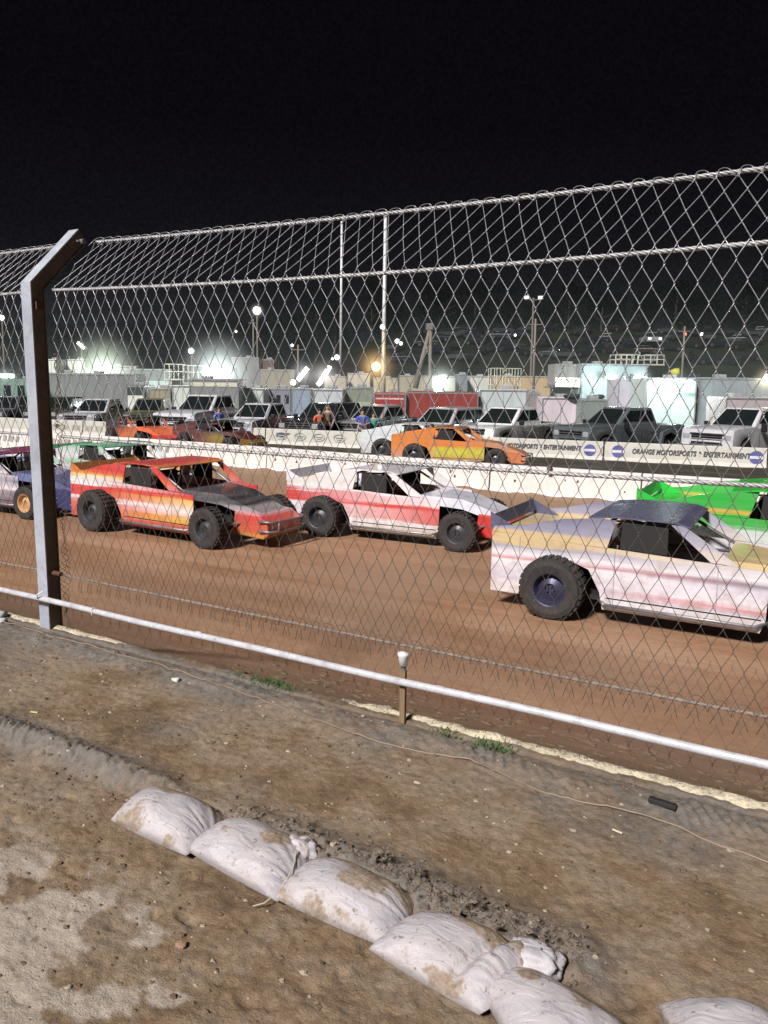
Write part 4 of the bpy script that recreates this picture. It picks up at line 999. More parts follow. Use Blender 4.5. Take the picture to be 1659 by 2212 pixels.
# ------------------------------------------------------------------ people
skin = mat('skin', (.45, .27, .19), .6); hairm = mat('dark_hair', (.03, .02, .015), .8); jeans = mat('jeans', (.05, .06, .10), .8)
def skinned(name, verts, edges, rads, mt, parent, root=0, sub=1):
    me = bpy.data.meshes.new(name); me.from_pydata(verts, edges, []); me.materials.append(mt)
    o = bpy.data.objects.new(name, me); COL.objects.link(o); o.parent = parent
    sk = o.modifiers.new('skin', 'SKIN'); sk.use_smooth_shade = True
    for i, r_ in enumerate(rads): me.skin_vertices[0].data[i].radius = r_ if isinstance(r_, tuple) else (r_, r_); me.skin_vertices[0].data[i].use_root = (i == root)
    sv = o.modifiers.new('sub', 'SUBSURF'); sv.levels = sub; sv.render_levels = sub
    return o
def person(label, u, d, shirt, rz, arms=0, h=1.75, trousers=None, hair=True):
    p = ground(u, d); t = thing('person', label, 'person', (p.x, p.y, TZ), math.atan2(-p.y, -p.x)+PI/2+rz); t.scale = (h/1.75,)*3
    # facing local -Y
    if arms == 0: LA = [(-.21, 0, 1.42), (-.27, .02, 1.15), (-.26, -.08, .90)]; RA = [(.21, 0, 1.42), (.28, .03, 1.15), (.25, -.10, .92)]
    elif arms == 1: LA = [(-.21, 0, 1.42), (-.30, -.08, 1.18), (-.10, -.24, 1.15)]; RA = [(.21, 0, 1.42), (.30, -.08, 1.18), (.08, -.25, 1.12)]
    else: LA = [(-.21, 0, 1.42), (-.27, .02, 1.15), (-.24, -.1, .92)]; RA = [(.21, 0, 1.42), (.40, -.06, 1.52), (.44, -.10, 1.76)]
    V = [(0, 0, .95), (0, .01, 1.12), (0, .015, 1.30), (0, .0, 1.44), (0, -.01, 1.52), (0, -.02, 1.60), (0, -.02, 1.70),
         (-.10, 0, .88), (-.11, -.02, .50), (-.11, .02, .09), (-.11, -.13, .04), (.10, 0, .88), (.12, -.02, .50), (.12, .03, .09), (.12, -.12, .04)]
    E = [(0, 1), (1, 2), (2, 3), (3, 4), (4, 5), (5, 6), (0, 7), (7, 8), (8, 9), (9, 10), (0, 11), (11, 12), (12, 13), (13, 14)]
    Rr = [.13, .12, .14, .12, .055, .085, .075, .085, .06, .042, .04, .085, .06, .042, .04]
    b0 = len(V)
    for A in (LA, RA):
        i = len(V); V += A; E += [(3, i), (i, i+1), (i+1, i+2)]; Rr += [.055, .042, .032]
        hx = Vector(A[2])+(Vector(A[2])-Vector(A[1])).normalized()*.08; V.append(tuple(hx)); E.append((i+2, i+3)); Rr.append((.038, .02))
        dirn = (Vector(A[2])-Vector(A[1])).normalized(); side = Vector((0, 1, 0)) if abs(dirn.y) < .9 else Vector((1, 0, 0))
        for k in range(4):
            V.append(tuple(hx+dirn*.07+side*(k-1.5)*.02)); E.append((i+3, len(V)-1)); Rr.append(.009)
        V.append(tuple(Vector(A[2])+dirn*.06+side*-.055)); E.append((i+2, len(V)-1)); Rr.append(.010)
    skinned('body', V, E, Rr, skin, t)
    SV = [(0, 0, .92), (0, .01, 1.12), (0, .015, 1.30), (0, 0, 1.43)]; SE = [(0, 1), (1, 2), (2, 3)]; SR = [(.17, .13), (.155, .125), (.17, .14), (.13, .11)]
    for A in (LA, RA):
        i = len(SV); mid = Vector(A[0]).lerp(Vector(A[1]), .9); SV += [A[0], tuple(mid)]; SE += [(3, i), (i, i+1)]; SR += [.075, .065]
    skinned('shirt', SV, SE, SR, shirt, t)
    TV = [(0, 0, .97), (-.10, 0, .86), (-.11, -.02, .50), (-.11, .02, .10), (.10, 0, .86), (.12, -.02, .50), (.12, .03, .10)]
    skinned('trousers', TV, [(0, 1), (1, 2), (2, 3), (0, 4), (4, 5), (5, 6)], [(.15, .13), .105, .08, .065, .105, .08, .065], trousers or jeans, t)
    m = MB(); m.ball((0, .012, 1.695), .108, 12, (.93, 1.02, 1.0)); 
    m.v = [v if not (v[1] < -.045 and v[2] < 1.72) else (v[0]*.8, -.045, v[2]) for v in m.v]
    m.build('hair', hairm if hair is True else hair, t, smooth=True)
    m = MB(); m.ball((0, -.112, 1.635), .018, 8, (.7, 1.2, 1.2)); m.build('nose', skin, t)
    m = MB()
    for x in (-.035, .035): m.ball((x, -.098, 1.665), .011, 8)
    m.build('eye', black, t)
    return t
person('person in an orange red shirt standing behind the far wall', 690, 33.6, gm('orange_shirt', (.65, .12, .06), .8), .5, 0, 1.68)
person('person in a brown jacket standing beside the one in orange', 708, 33.9, gm('brown_shirt', (.16, .11, .08), .8), -.4, 0, 1.86)
person('person in a blue shirt with folded arms behind the far wall', 784, 32.2, gm('blue_shirt', (.06, .10, .42), .8), .1, 1, 1.74)
person('person in a teal shirt raising one arm, beside the one in blue', 808, 32.6, gm('teal_shirt', (.08, .32, .28), .8), .1, 2, 1.60)
person('person in a light blue shirt standing by the tall silver work truck', 472, 35.9, gm('lightblue_shirt', (.12, .18, .5), .8), .6, 0, 1.62)

# ------------------------------------------------------------------ trailers, motorhomes and haulers
def trailer(label, u0, u1, vt, d, col, name='race_trailer', cat='trailer', glow=None, dep=2.5, door=None, wins=0, stripe=None, zb=.45, rough=.45, dd=0, vb=None, vents=0, grp=None, edge=None, tone=1):
    if u1 < 680 and d < 50: d += 3
    a = ground(u0, d); c = ground(u1, d+dd); top = at((u0+u1)/2, vt, d).z
    ln = (c-a).length; rz = math.atan2(c.y-a.y, c.x-a.x); cen = (a+c)/2
    t = thing(name, label, cat, (cen.x, cen.y, TZ), rz, grp)
    if vb is not None: zb = max(.45, at((u0+u1)/2, vb, d).z-TZ)
    h = top-TZ
    pm = mat('trailer_skin', col, rough, .1, .10, .8, dirt=tuple(x*.4 for x in col), dirtamt=.35, stretch=(3, 1, .5))
    m = MB(); m.bbox((0, dep/2, (h+zb)/2), (ln, dep, h-zb), min(.10, ln*.08)); m.build('body', pm, t)
    m = MB(); m.box((0, -.012, h-.09), (ln-.12, .02, .09)); m.box((0, -.012, zb+.08), (ln-.12, .02, .07)); 
    for s in (-1, 1): m.box((s*(ln/2-.05), -.014, (h+zb)/2), (.07, .02, h-zb-.12))
    m.build('corner_trim', gm('alutrim', (.40, .41, .42), .35, .5), t)
    n = max(2, int(ln/1.2)); m = MB()
    for i in range(1, n): m.box((-ln/2+ln*i/n, -.006, (h+zb)/2), (.018, .012, h-zb-.25))
    m.build('panel_seam', gm('seam', tuple(x*.55 for x in (.4, .4, .42)), .6), t)
    m = MB(); m.box((0, dep*.5, zb-.08), (ln*.9, dep*.8, .14)); m.build('chassis', black, t)
    for x in (-.35, .35):
        for yy in (.15, dep-.15): wheel(t, x*min(1.0, ln*.3)*1.1+ln*.12, yy, .34, .22, -1 if yy < 1 else 1, rim_grey)
    if stripe: m = MB(); m.box((0, -.018, zb+(h-zb)*stripe[1]), (ln-.2, .014, (h-zb)*stripe[2])); m.build('stripe', gm('st'+label[:14], stripe[0], .5), t)
    if door is not None:
        x = -ln/2+ln*door; m = MB(); m.box((x, -.02, zb+.95), (.78, .03, 1.75)); o = m.build('door', gm('doorpanel', (.55, .56, .58), .5), t)
        m = MB(); m.box((x+.3, -.05, zb+.95), (.04, .04, .14)); m.build('handle', chrome, o)
        m = MB(); m.box((x, -.04, zb+1.35), (.4, .02, .4)); m.build('pane', glass, o)
    for i in range(wins):
        x = -ln/2+ln*(i+.5)/wins; m = MB(); m.bbox((x, -.015, zb+(h-zb)*.62), (min(.7, ln/wins*.5), .04, (h-zb)*.28), .015); m.build('window', glass, t)
    m = MB()
    for i in range(vents if vents else max(1, int(ln/3))): m.bbox((-ln/2+ln*(i+.6)/(int(ln/3)+1), dep*.4, h+.09), (.6, .7, .2), .04)
    m.build('roof_vent', gm('ventgrey', (.3, .3, .3), .6), t)
    m = MB(); m.tube([(-ln/2, dep/2, zb-.05), (-ln/2-.5, dep/2, zb-.1)], .05, 6); m.build('hitch', tube_steel, t)
    return t, ln, h
trailer('dull green motorhome cut by the left edge', -60, 60, 812, 52, (.16, .22, .19), 'motorhome', 'motorhome', wins=4)
trailer('long silver hauler just right of the steel post', 102, 292, 806, 54, (.22, .23, .22), 'hauler_trailer', 'hauler', dep=2.6)
trailer('long pale hauler with lit cyan side behind the silver one', 180, 372, 796, 64, (.26, .29, .28), 'hauler_trailer', 'hauler', stripe=((.5, .62, .64), .45, .5))  # cyan stripe puts the lamplight on this side into its colour
trailer('small dark trailer with white door left of the tan box trailer', 272, 312, 832, 47, (.05, .07, .06), stripe=((.7, .72, .68), .4, .55))
trailer('tan box trailer between dark and white trailers', 320, 368, 838, 46, (.36, .32, .22))
trailer('white box trailer left of the tall silver work truck', 371, 418, 832, 46, (.62, .68, .60))
trailer('grey box body standing behind the tall silver work truck', 408, 516, 818, 44, (.25, .26, .26), 'box_truck', 'box truck', dep=2.6, stripe=((.65, .64, .50), .86, .10))
trailer('white box trailer right of the tall silver work truck', 519, 570, 838, 46.5, (.60, .66, .60))
trailer('lavender grey motorhome with three narrow windows', 574, 628, 838, 49, (.25, .25, .31), 'motorhome', 'motorhome', wins=3)
trailer('blue grey box trailer beside the motorhome with narrow windows', 629, 672, 838, 49, (.28, .35, .43))
trailer('white enclosed trailer with dark frame behind the black SUV', 676, 742, 840, 47, (.56, .60, .62), edge=1)
trailer('pale green long hauler left of the red trailer', 744, 806, 836, 49, (.24, .28, .22), 'hauler_trailer', 'hauler', stripe=((.38, .46, .30), .35, .4))
trailer('red enclosed trailer with glossy streaked side', 880, 1035, 846, 46.5, (.30, .055, .045), rough=.25)
trailer('small red trailer end with white edge, joined to left of glossy red one', 808, 878, 848, 46.2, (.36, .05, .055), stripe=((.7, .5, .45), .80, .05))
trailer('white round cornered trailer right of the red trailer', 1037, 1140, 841, 47, (.52, .58, .58), stripe=((.4, .45, .45), .3, .06))
trailer('greyish brown trailer behind the white pickup', 1141, 1170, 848, 46.5, (.26, .23, .21))
trailer('pinkish white flat sided trailer left of the black crew cab pickup', 1172, 1255, 858, 45, (.66, .58, .62))
trailer('grey green trailer with open side behind the black crew cab pickup', 1256, 1316, 862, 44, (.24, .28, .26))
trailer('large pale blue hauler under floodlights with railing on its roof', 1255, 1398, 786, 53, (.40, .50, .53), 'hauler_trailer', 'hauler', dep=3)
trailer('grey striped hauler end left of the pale blue hauler', 1198, 1253, 786, 53.5, (.27, .27, .26), 'hauler_trailer', 'hauler', vb=834)
trailer('lavender white trailer standing before the pale blue hauler', 1335, 1394, 818, 48, (.52, .50, .57))
trailer('large white hauler with open door and awning lights at right', 1396, 1506, 816, 45, (.55, .64, .62), 'hauler_trailer', 'hauler', dep=3)
trailer('grey blue rear half of hauler with doorway at the right edge', 1508, 1720, 816, 45.5, (.27, .31, .33), 'hauler_trailer', 'hauler', dep=3, door=.18)
trailer('cream small caravan above the large silver pickup', 1570, 1700, 858, 41, (.48, .42, .42), 'caravan', 'caravan')
# more distant row
far = [(100, 124, 776, 82, (.8, .82, .74)), (146, 186, 776, 84, (.75, .8, .72)), (230, 300, 790, 80, (.16, .15, .13)), (560, 636, 798, 74, (.30, .27, .21)), (500, 560, 772, 78, (.24, .24, .24)), (562, 592, 776, 82, (.14, .09, .07)),
       (700, 748, 812, 82, (.45, .40, .32)), (750, 800, 806, 85, (.55, .50, .42)), (806, 860, 816, 80, (.50, .42, .28)), (862, 924, 811, 86, (.40, .36, .26)), (926, 984, 812, 76, (.45, .50, .44)), (986, 1010, 808, 78, (.22, .25, .27)), (1012, 1056, 812, 80, (.62, .62, .55)), (1062, 1190, 812, 70, (.50, .36, .20))]
names = ['bright white van roof immediately right of the steel post', 'bright white box second right of the steel post', 'dim brown trailer behind the green floodlight', 'tan motorhome left of the slanted tube lights', 'grey canopy roofed trailer right of the brightest floodlight', 'small brown box trailer in the far row',
         'small tan trailer under the slanted tube lights', 'cream trailer left of the tall white pole', 'warm lit tan trailer right of the tall white pole', 'dim tan trailer beneath the leaning boom', 'pale green trailer behind the white floodlight', 'narrow blue grey trailer in the far row', 'cream white trailer left of the tan awning', 'long tan trailer lit warm behind the white trailer']
for (a, c, v, d, col), lb in zip(far, names): trailer(lb, a, c, v, d, col, wins=0)
# sign panel with dark script
p = at(1226, 826, 52.6)
t = thing('lit_sign', 'bright white sign panel with dark looping script left of the pale blue hauler', 'sign', p, YAW)
m = MB(); m.box((0, 0, 0), (1.65, .06, .62)); m.build('panel', emis('sign_glow', (1, .95, .85), 1.3), t)
m = MB(); m.tube([(-.55+.05*i, -.06, .12+.10*math.sin(i*.9)) for i in range(23)], .028, 5); m.build('script', inkm, t)

# railings and platforms
railm = mat('rail_steel', (.50, .50, .42), .5, .2)
def platform(label, u0, u1, vt, vb, d, deck=True, n=5, legs=True, name='viewing_platform'):
    a = at(u0, vb, d); c = at(u1, vb, d); top = at((u0+u1)/2, vt, d).z; h = top-a.z; ln = (Vector((c.x, c.y))-Vector((a.x, a.y))).length
    rz = math.atan2(c.y-a.y, c.x-a.x); t = thing(name, label, 'platform', ((a.x+c.x)/2, (a.y+c.y)/2, a.z), rz)
    for k, yy in enumerate((0, 1.4)):
        m = MB()
        for i in range(n): m.tube([(-ln/2+ln*i/(n-1), yy, 0), (-ln/2+ln*i/(n-1), yy, h)], .035, 5)
        for z in (h, h*.5): m.tube([(-ln/2, yy, z), (ln/2, yy, z)], .035, 5)
        m.build('railing', railm, t)
    m = MB(); m.box((0, .7, -.05), (ln+.1, 1.5, .1)); m.build('deck', railm, t)
    if legs:
        for x in (-ln/2, ln/2):
            for yy in (0, 1.4): m = MB(); m.tube([(x, yy, -.1), (x, yy, TZ-a.z)], .05, 6); m.build('leg', railm, t)
platform('white railed viewing platform left of the brightest floodlight', 356, 396, 787, 818, 60)
platform('dim railed platform adjoining the white one, by the brightest floodlight', 398, 440, 790, 818, 61)
platform('railing on the roof of the pale blue hauler, with a ladder', 1330, 1378, 766, 786, 54, n=5, legs=False)
platform('smaller square railing on the pale blue hauler roof, right of the ladder one', 1391, 1434, 767, 786, 54, n=4, legs=False)
platform('thin railed platform above the white trailers near the pole', 1060, 1125, 796, 830, 62, n=6)
m = MB(); q = at(1371, 786, 53.5)
for s in (-.16, .16): m.tube([(s, 0, 0), (s+.25, .2, 1.1-.3)], .03, 5)
tag(m.build('roof_ladder', railm, loc=(q.x, q.y, q.z), rz=YAW), 'short slanted ladder on the pale blue hauler roof', 'ladder')
q = at(1460, 805, 50); m = MB(); m.ball((0, 0, 0), .30, 14, (1.1, .8, .95), .4); m.tube([(0, 0, -.5), (0, 0, .1)], .05, 6)
tag(m.build('yellow_bundle', gm('hiviz', (.38, .36, .02), .6), loc=q, smooth=True), 'yellow green rolled bundle on top of the white hauler roof', 'bundle')
for i, (u, v, d, w) in enumerate([(1500, 813, 47, .9), (1640, 815, 47, 1.1), (1290, 858, 45, .8), (1235, 856, 45, 1.0), (60, 808, 52, .6)]):
    q = at(u, v, d); m = MB(); m.ball((0, 0, 0), .28, 12, (w*1.7, .9, .55), .4); m.ball((.3*w, 0, .02), .2, 10, (1, 1, .7), .4)
    tag(m.build('tarp_bundle', gm('dark_tarp', (.02, .022, .028), .7), loc=q, smooth=True), ['dark tarp bundle on the roof right of the yellow one', 'dark tarp bundle on the hauler roof nearest the right edge', 'dark round bundle on the roof above the black crew cab pickup', 'dark bundle on the pinkish trailer roof', 'dark bundle on the green motorhome roof'][i], 'tarp bundle')
# tyre stack between

# ------------------------------------------------------------------ poles and lamps
polem = mat('pale_pole', (.62, .62, .62), .5, .2); woodpole = mat('wood_pole', (.18, .15, .12), .8, stretch=(1, 1, .1))
def halo(p, r, col, s, parent=None):  # emissive volume that paints a lamp's bloom around the bulb
    m = MB(); m.ball((0, 0, 0), 1.0, 20); mm = bpy.data.materials.new('lamp_bloom'); mm.use_nodes = True; nt = mm.node_tree
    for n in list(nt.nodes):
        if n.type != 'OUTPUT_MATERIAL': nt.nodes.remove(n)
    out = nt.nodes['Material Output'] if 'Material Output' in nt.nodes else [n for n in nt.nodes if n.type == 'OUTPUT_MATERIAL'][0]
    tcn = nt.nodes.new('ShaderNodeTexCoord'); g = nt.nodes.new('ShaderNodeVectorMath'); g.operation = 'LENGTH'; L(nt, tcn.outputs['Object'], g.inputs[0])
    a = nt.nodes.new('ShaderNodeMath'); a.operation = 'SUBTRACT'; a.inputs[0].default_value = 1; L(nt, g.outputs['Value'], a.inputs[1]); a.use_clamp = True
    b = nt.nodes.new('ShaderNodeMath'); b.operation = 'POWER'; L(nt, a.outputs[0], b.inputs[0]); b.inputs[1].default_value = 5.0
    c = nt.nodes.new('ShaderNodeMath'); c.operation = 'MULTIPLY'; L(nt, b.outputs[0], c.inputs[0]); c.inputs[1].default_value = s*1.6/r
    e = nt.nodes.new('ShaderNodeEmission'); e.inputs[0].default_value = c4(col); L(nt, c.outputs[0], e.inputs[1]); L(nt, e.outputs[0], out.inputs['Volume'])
    o = m.build('bloom_glow', mm, parent, smooth=True); o.scale = (r,)*3; o.location = p; o.visible_shadow = True
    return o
def lamp(label, u, v, d, size, col, strength=12, halo_r=0, halo_s=1.2, light=0, name='floodlight', cat='floodlight', pole=None, rot=0, flat=False, head=True):
    q = at(u, v, d); t = thing(name, label, cat, q, YAW)
    m = MB()
    if flat: m.box((0, 0, 0), size, M4=Matrix.Rotation(rot, 4, 'Y'))
    else: m.ball((0, 0, 0), size, 14)
    m.build('lit_bulb', emis('lit', col, strength), t, smooth=not flat)
    if head:
        s = size[0] if flat else size
        m = MB(); m.bbox((0, .12+s*.5, .0 if not flat else 0), (s*1.3, .12, s*1.2 if not flat else size[2]*1.1), .02); hd_ = m.build('housing', black, t)
        if flat: hd_.rotation_euler.y = rot
    if pole:
        m = MB(); zb_ = TZ-q.z if pole == 'g' else pole
        m.tube([(0, .2, .1), (0, .2, zb_)], .05+.0007*d, 8); m.build('pole', woodpole, t)
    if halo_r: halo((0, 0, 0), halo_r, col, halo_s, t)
    if light: point(q+Vector((.3, -.9, -.1)), col, light)
    return t
CY = (.78, 1, .93)
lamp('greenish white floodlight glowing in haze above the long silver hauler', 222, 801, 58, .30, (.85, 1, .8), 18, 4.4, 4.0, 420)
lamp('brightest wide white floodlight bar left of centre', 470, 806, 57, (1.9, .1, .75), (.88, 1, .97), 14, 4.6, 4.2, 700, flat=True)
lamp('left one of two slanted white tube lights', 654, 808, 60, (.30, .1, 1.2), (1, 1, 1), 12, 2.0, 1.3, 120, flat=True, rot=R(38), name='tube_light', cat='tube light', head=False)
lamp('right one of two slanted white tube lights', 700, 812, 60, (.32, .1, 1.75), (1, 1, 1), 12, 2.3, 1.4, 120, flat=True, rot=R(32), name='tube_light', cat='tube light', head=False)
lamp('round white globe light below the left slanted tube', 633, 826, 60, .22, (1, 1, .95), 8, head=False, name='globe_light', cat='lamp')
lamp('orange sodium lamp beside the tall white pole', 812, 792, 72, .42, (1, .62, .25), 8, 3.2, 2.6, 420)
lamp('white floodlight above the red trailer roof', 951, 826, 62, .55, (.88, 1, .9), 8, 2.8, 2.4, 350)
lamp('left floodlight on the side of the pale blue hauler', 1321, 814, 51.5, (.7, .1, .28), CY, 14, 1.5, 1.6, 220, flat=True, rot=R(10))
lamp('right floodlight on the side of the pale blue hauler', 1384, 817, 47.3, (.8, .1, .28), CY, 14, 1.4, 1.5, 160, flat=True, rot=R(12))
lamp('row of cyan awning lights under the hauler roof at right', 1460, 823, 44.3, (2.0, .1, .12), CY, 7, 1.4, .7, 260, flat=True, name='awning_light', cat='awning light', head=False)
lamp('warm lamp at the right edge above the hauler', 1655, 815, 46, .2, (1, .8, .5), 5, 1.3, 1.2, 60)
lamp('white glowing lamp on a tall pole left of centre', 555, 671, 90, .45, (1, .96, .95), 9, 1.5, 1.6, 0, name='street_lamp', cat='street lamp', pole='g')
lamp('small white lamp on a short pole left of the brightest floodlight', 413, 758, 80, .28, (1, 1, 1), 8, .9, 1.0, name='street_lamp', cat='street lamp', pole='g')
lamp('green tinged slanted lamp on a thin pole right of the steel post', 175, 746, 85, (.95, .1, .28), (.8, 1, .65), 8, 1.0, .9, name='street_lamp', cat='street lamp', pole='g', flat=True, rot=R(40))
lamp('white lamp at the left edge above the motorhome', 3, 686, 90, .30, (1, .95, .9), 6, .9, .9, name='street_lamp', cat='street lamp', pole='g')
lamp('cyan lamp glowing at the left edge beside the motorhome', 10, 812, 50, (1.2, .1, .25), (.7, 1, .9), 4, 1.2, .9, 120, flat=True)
# double headed pole at right
t = thing('light_pole', 'tall pole carrying two dim floodlight heads on a crossarm', 'light pole', ground(1146, 95)); ztop = at(1146, 646, 95).z-TZ
m = MB(); m.tube([(0, 0, 0), (0, 0, ztop)], .14, 8, rads=[.17, .11]); m.build('pole', woodpole, t)
m = MB(); m.box((0, 0, ztop-.2), (2.0, .1, .12), rz=YAW); m.build('crossarm', woodpole, t)
for k, s in enumerate((-1, 1)):
    m = MB(); m.bbox((s*.85*math.cos(YAW), s*.85*math.sin(YAW), ztop+.05), (.55, .3, .35), .04); o = m.build('lamp_head', emis('dim_lamp', (1, 1, .95), .9), t)
for u, d, v, vb, lb in ((828, 74, 478, 0, 'tallest slender white pole just left of the orange lamp'), (736, 110, 492, 0, 'second tall white pole, ending behind the brown bank')):
    p = ground(u, d); zt = at(u, v, d).z; zb2 = TZ if u == 828 else hill_z(d, u)
    t = thing('tall_pole', lb, 'pole', (p.x, p.y, zb2)); m = MB(); m.tube([(0, 0, 0), (0, 0, zt-zb2)], .2, 10, rads=[.24, .16]); m.build('shaft', polem, t, smooth=True)
    m = MB(); m.ball((0, 0, zt-zb2+.1), .2, 8, (1, 1, 1.6)); m.build('finial', polem, t)
for u, d, v, lb in ((548, 96, 690, 'thin dark utility pole next to the glowing street lamp'), (1472, 80, 706, 'thin grey pole above the yellow bundle'), (1152, 70, 690, 'bare utility pole in front of the double headed light pole'), (644, 78, 745, 'short thin pole left of the slanted tube lights')):
    p = ground(u, d); zt = at(u, v, d).z; t = thing('utility_pole', lb, 'pole', p); m = MB(); m.tube([(0, 0, 0), (0, 0, zt-TZ)], .1, 8, rads=[.13, .09]); m.build('shaft', woodpole, t, smooth=True)
    m = MB(); m.box((0, 0, zt-TZ-.5), (1.2, .08, .08), rz=YAW); m.build('crossarm', woodpole, t)
# leaning boom and its mast
p = at(897, 838, 68); q = at(930, 706, 68); m = MB(); m.tube([(0, 0, 0), q-p], .2, 8, rads=[.26, .16]); o = m.build('boom', woodpole, smooth=True)
t = thing('crane', 'leaning boom resting against an upright mast right of the orange lamp', 'crane', p); o.parent = t
pm_ = ground(930, 68); m = MB(); m.tube([pm_-p, q-p+Vector((0, 0, .3))], .16, 8); m.build('mast', woodpole, t, smooth=True)
m = MB(); m.bbox(q-p, (.7, .5, .6), .08); m.build('pulley_block', gm('pulley', (.12, .11, .1), .6), t)
# overhead wire
a = at(551, 712, 95); c = at(640, 745, 79); m = MB(); m.tube([a.lerp(c, i/12)-Vector((0, 0, 1.2*math.sin(PI*i/12)*.6)) for i in range(13)], .03, 4)
tag(m.build('overhead_wire', black), 'thin overhead wire sagging from the glowing street lamp pole', 'wire')

# ------------------------------------------------------------------ hill: bank, parked cars, trees, lights
p = at(720, 760, 105)
m = MB(); n = 30; vs = []; fs = []
for j in range(14):
    for i in range(n+1):
        u = 640+150*i/n; tt = j/13; q = ground(u, 98+26*tt); e = math.sin(PI*i/n)**.35
        vs.append((q.x, q.y, hill_z(98+26*tt, u)-.3+e*(4.2*sm(0, .35, tt)*(1-.3*tt))+.35*fbm(u*.05, tt*3, 1, 3)))
for j in range(13):
    for i in range(n): fs.append((j*(n+1)+i, j*(n+1)+i+1, (j+1)*(n+1)+i+1, (j+1)*(n+1)+i))
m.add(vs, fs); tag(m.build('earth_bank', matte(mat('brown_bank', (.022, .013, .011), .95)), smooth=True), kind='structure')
def smallcar(col, glow=0):
    t = bpy.data.objects.new('parked_car', None); COL.objects.link(t)
    m = MB(); m.prism([(2.2, .3), (2.25, .65), (1.9, .82), (1.0, .92), (-1.9, .95), (-2.2, .8), (-2.2, .3)], -.88, .88, .05); m.build('body', mat('far_paint', col, .35, .2, coat=.4), t)
    m = MB(); m.prism([(1.0, .91), (.35, 1.42), (-1.2, 1.45), (-1.8, .94)], -.76, .76, .05); m.build('windows', glass, t)
    m = MB(); m.prism([(.3, 1.44), (-1.15, 1.47), (-1.1, 1.50), (.25, 1.48)], -.7, .7); m.build('roof', mat('far_paint2', col, .35, .2), t)
    for x in (-1.35, 1.35):
        for y in (-.8, .8):
            m = MB(); m.lathe([(0, -.1), (.3, -.1), (.32, 0), (.3, .1), (0, .1)], (x, y, .32), 'Y', 12); m.build('wheel', rubber, t)
    if glow:
        for y in (-.6, .6):
            m = MB(); m.bbox((2.25, y, .62), (.06, .3, .2), .02); m.build('headlight', emis('far_head', (1, 1, .9) if glow == 1 else (1, .1, .05), 3), t)
    return t
protos = [smallcar(c) for c in ((.03, .03, .034), (.004, .004, .007), (.018, .006, .006), (.007, .008, .018), (.06, .06, .064))]  # unlit hillside put into the paint, far darker than the tones named
cn = ['silver', 'black', 'dark red', 'dark blue', 'white']
lit = smallcar((.3, .3, .3), 1); rl = random.Random(12); used = set(); cnt = 0
rows = [(127, 860, 1660), (136, 860, 1660), (146, 900, 1660), (158, 1000, 1660)]
for ri, (d, ua, ub) in enumerate(rows):
    u = ua
    while u < ub:
        k = rl.randrange(5); base = protos[k]
        o = base if k not in used else clone(base); used.add(k)
        dj = d+rl.uniform(-5, 5); q = ground(u, dj); o.location = (q.x, q.y, hill_z(dj, u)+.05); o.rotation_euler.z = rl.uniform(0, 6.28)
        tag(o, '%s car parked in the dim rows on the dark hillside' % cn[k], 'car', '%s cars parked on the hillside' % cn[k])
        u += rl.uniform(14, 70)*(150/d)
q = ground(1400, 140); lit.location = (q.x, q.y, hill_z(140, 1400)+.1); lit.rotation_euler.z = -PI/2+YAW-.1; lit.scale = (1.5,)*3
tag(lit, 'car with both white headlights shining on the dark hillside', 'car')
for u, v, d, s, col, st, lb in ((858, 737, 120, .35, (.8, .8, 1), 6, 'bluish white light on the hill right of the tall white pole'), (866, 742, 118, .25, (1, 1, 1), 6, 'small white light just below the bluish one on the hill'), (728, 772, 100, .32, (.95, .97, 1), 7, 'white light on the dark field left of the tall white pole'), (718, 775, 101, .16, (1, 1, 1), 5, 'tiny light left of the white field light'),
                            (1479, 722, 150, .35, (1, .15, .1), 4, 'red light on the hillside at right'), (1516, 722, 150, .3, (1, 1, 1), 3, 'dim white light right of the red hillside light'), (1577, 752, 140, .25, (1, .95, .8), 6, 'warm white light on the hillside far right'), (1563, 751, 140, .16, (1, 1, 1), 5, 'tiny light left of the warm hillside light'), (1113, 724, 130, .2, (1, 1, 1), 4, 'tiny white light on the hill left of the double headed pole'), (826, 706, 73, .22, (.7, .85, 1), 4, 'small bluish lamp fixed to the tall white pole'), (631, 746, 100, .18, (.9, .95, 1), 5, 'tiny white light by the short thin pole'), (510, 716, 120, .2, (1, .9, .7), 2, 'faint warm light near the glowing street lamp')):
    lamp(lb, u, v, d, s, col, st, s*3.2 if s > .24 else 0, .7, head=False, name='distant_lamp', cat='lamp')
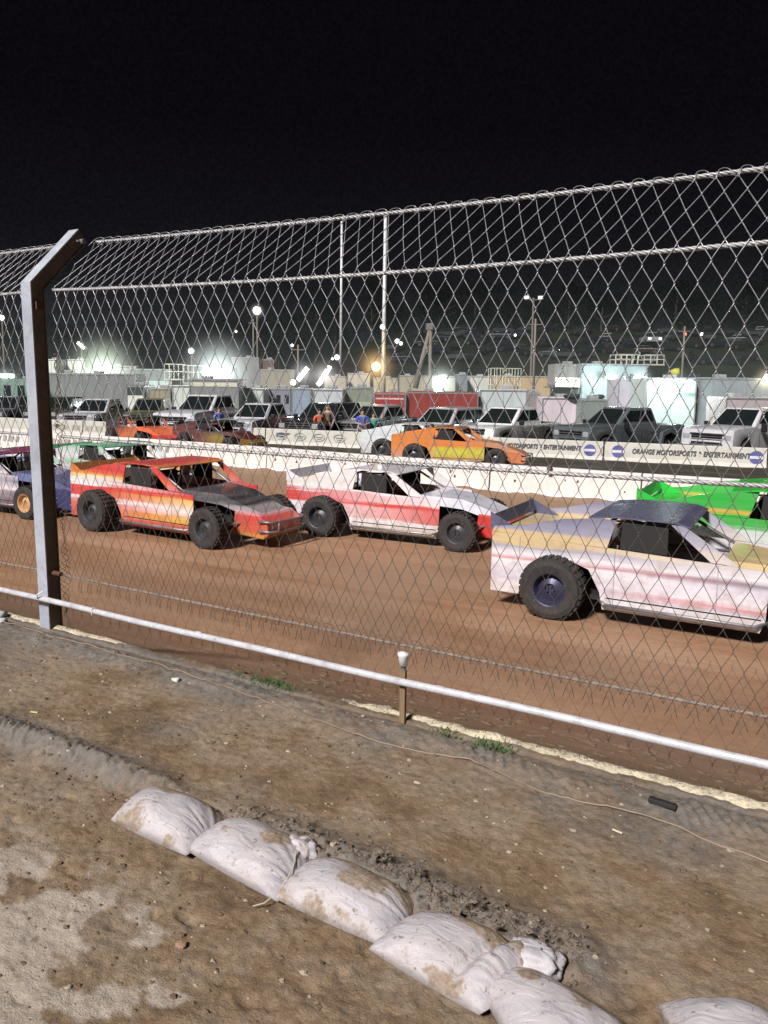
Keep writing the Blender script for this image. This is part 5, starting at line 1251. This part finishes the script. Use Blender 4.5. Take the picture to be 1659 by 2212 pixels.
# trees on the skyline
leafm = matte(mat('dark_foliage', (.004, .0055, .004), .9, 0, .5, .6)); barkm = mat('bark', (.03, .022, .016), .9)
def tree_mesh(seed, h, w):
    r = random.Random(seed); t = bpy.data.objects.new('tree', None); COL.objects.link(t)
    m = MB(); m.tube([(0, 0, 0), (.2, 0, h*.4), (.1, .1, h*.8)], .4, 7, rads=[.42, .28, .10])
    for i in range(7):
        a = r.uniform(0, 2*PI); z = h*r.uniform(.25, .65); m.tube([(.1, 0, z), (math.cos(a)*w*.35, math.sin(a)*w*.35, z+h*.16)], .1, 5, rads=[.14, .04])
    m.build('trunk', barkm, t)
    m = MB()
    cl = [(r.gauss(0, w*.26), r.gauss(0, w*.26), h*r.uniform(.35, 1.0), r.uniform(.12, .26)*w) for _ in range(26)]
    for cx, cy, cz, cr in cl:
        k = 1-abs(cz/h-.6)*.8
        for _ in range(75):
            v = Vector((r.gauss(0, 1), r.gauss(0, 1), r.gauss(0, .8))).normalized()*cr*r.uniform(.5, 1.05); c = Vector((cx*k, cy*k, cz))+v; s = r.uniform(.12, .3)
            a = Vector((r.uniform(-1, 1), r.uniform(-1, 1), r.uniform(-1, 1))).normalized(); b = a.orthogonal().normalized()
            m.add([c-a*s, c+b*s*.6, c+a*s, c-b*s*.6], [(0, 1, 2, 3)])
    m.build('crown', leafm, t); return t
tp = [tree_mesh(s, h, w) for s, h, w in ((1, 13, 9), (2, 16, 10), (3, 10, 9))]; usedt = set(); tr = random.Random(5)
for i in range(46):
    u = -40+i*38+tr.uniform(-14, 14); d = tr.uniform(186, 215); k = tr.randrange(3)
    o = tp[k] if k not in usedt else clone(tp[k]); usedt.add(k); q = ground(u, d)
    o.location = (q.x, q.y, hill_z(d, u)-.5); o.rotation_euler.z = tr.uniform(0, 6); s = tr.uniform(.8, 1.25); o.scale = (s, s, s)
    kn = ['rounded', 'tall', 'low spreading'][k]
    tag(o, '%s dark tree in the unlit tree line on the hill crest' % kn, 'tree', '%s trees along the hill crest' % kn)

# self-glowing volume over the pits that paints in floodlit haze
hz = bpy.data.materials.new('pit_glow_volume'); hz.use_nodes = True; nt = hz.node_tree
for n_ in list(nt.nodes):
    if n_.type != 'OUTPUT_MATERIAL': nt.nodes.remove(n_)
out = [n_ for n_ in nt.nodes if n_.type == 'OUTPUT_MATERIAL'][0]
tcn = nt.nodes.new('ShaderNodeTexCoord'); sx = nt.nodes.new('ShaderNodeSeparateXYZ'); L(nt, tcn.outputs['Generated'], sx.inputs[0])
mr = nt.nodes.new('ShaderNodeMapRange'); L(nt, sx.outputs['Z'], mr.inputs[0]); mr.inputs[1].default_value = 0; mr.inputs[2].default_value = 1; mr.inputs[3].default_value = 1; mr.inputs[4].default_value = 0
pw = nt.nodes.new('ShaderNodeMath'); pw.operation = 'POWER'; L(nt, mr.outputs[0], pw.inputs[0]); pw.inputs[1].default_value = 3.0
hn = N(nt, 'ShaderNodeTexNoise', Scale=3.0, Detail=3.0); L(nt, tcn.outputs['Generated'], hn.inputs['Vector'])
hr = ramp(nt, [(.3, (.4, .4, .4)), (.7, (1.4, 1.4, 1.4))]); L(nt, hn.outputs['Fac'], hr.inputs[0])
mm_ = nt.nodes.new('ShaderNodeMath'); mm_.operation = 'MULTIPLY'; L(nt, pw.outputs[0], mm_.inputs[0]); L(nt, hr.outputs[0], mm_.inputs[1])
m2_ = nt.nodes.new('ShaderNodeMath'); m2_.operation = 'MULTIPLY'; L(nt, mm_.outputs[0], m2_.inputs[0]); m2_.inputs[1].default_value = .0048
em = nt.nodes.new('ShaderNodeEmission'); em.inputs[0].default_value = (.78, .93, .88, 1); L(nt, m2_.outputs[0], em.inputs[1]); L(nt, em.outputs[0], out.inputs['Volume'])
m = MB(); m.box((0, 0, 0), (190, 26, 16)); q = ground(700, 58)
tag(m.build('haze', hz, loc=(q.x, q.y, TZ+8.2), rz=R(18)), 'thin self-glowing haze volume added over the pit area', 'haze', kind='stuff')
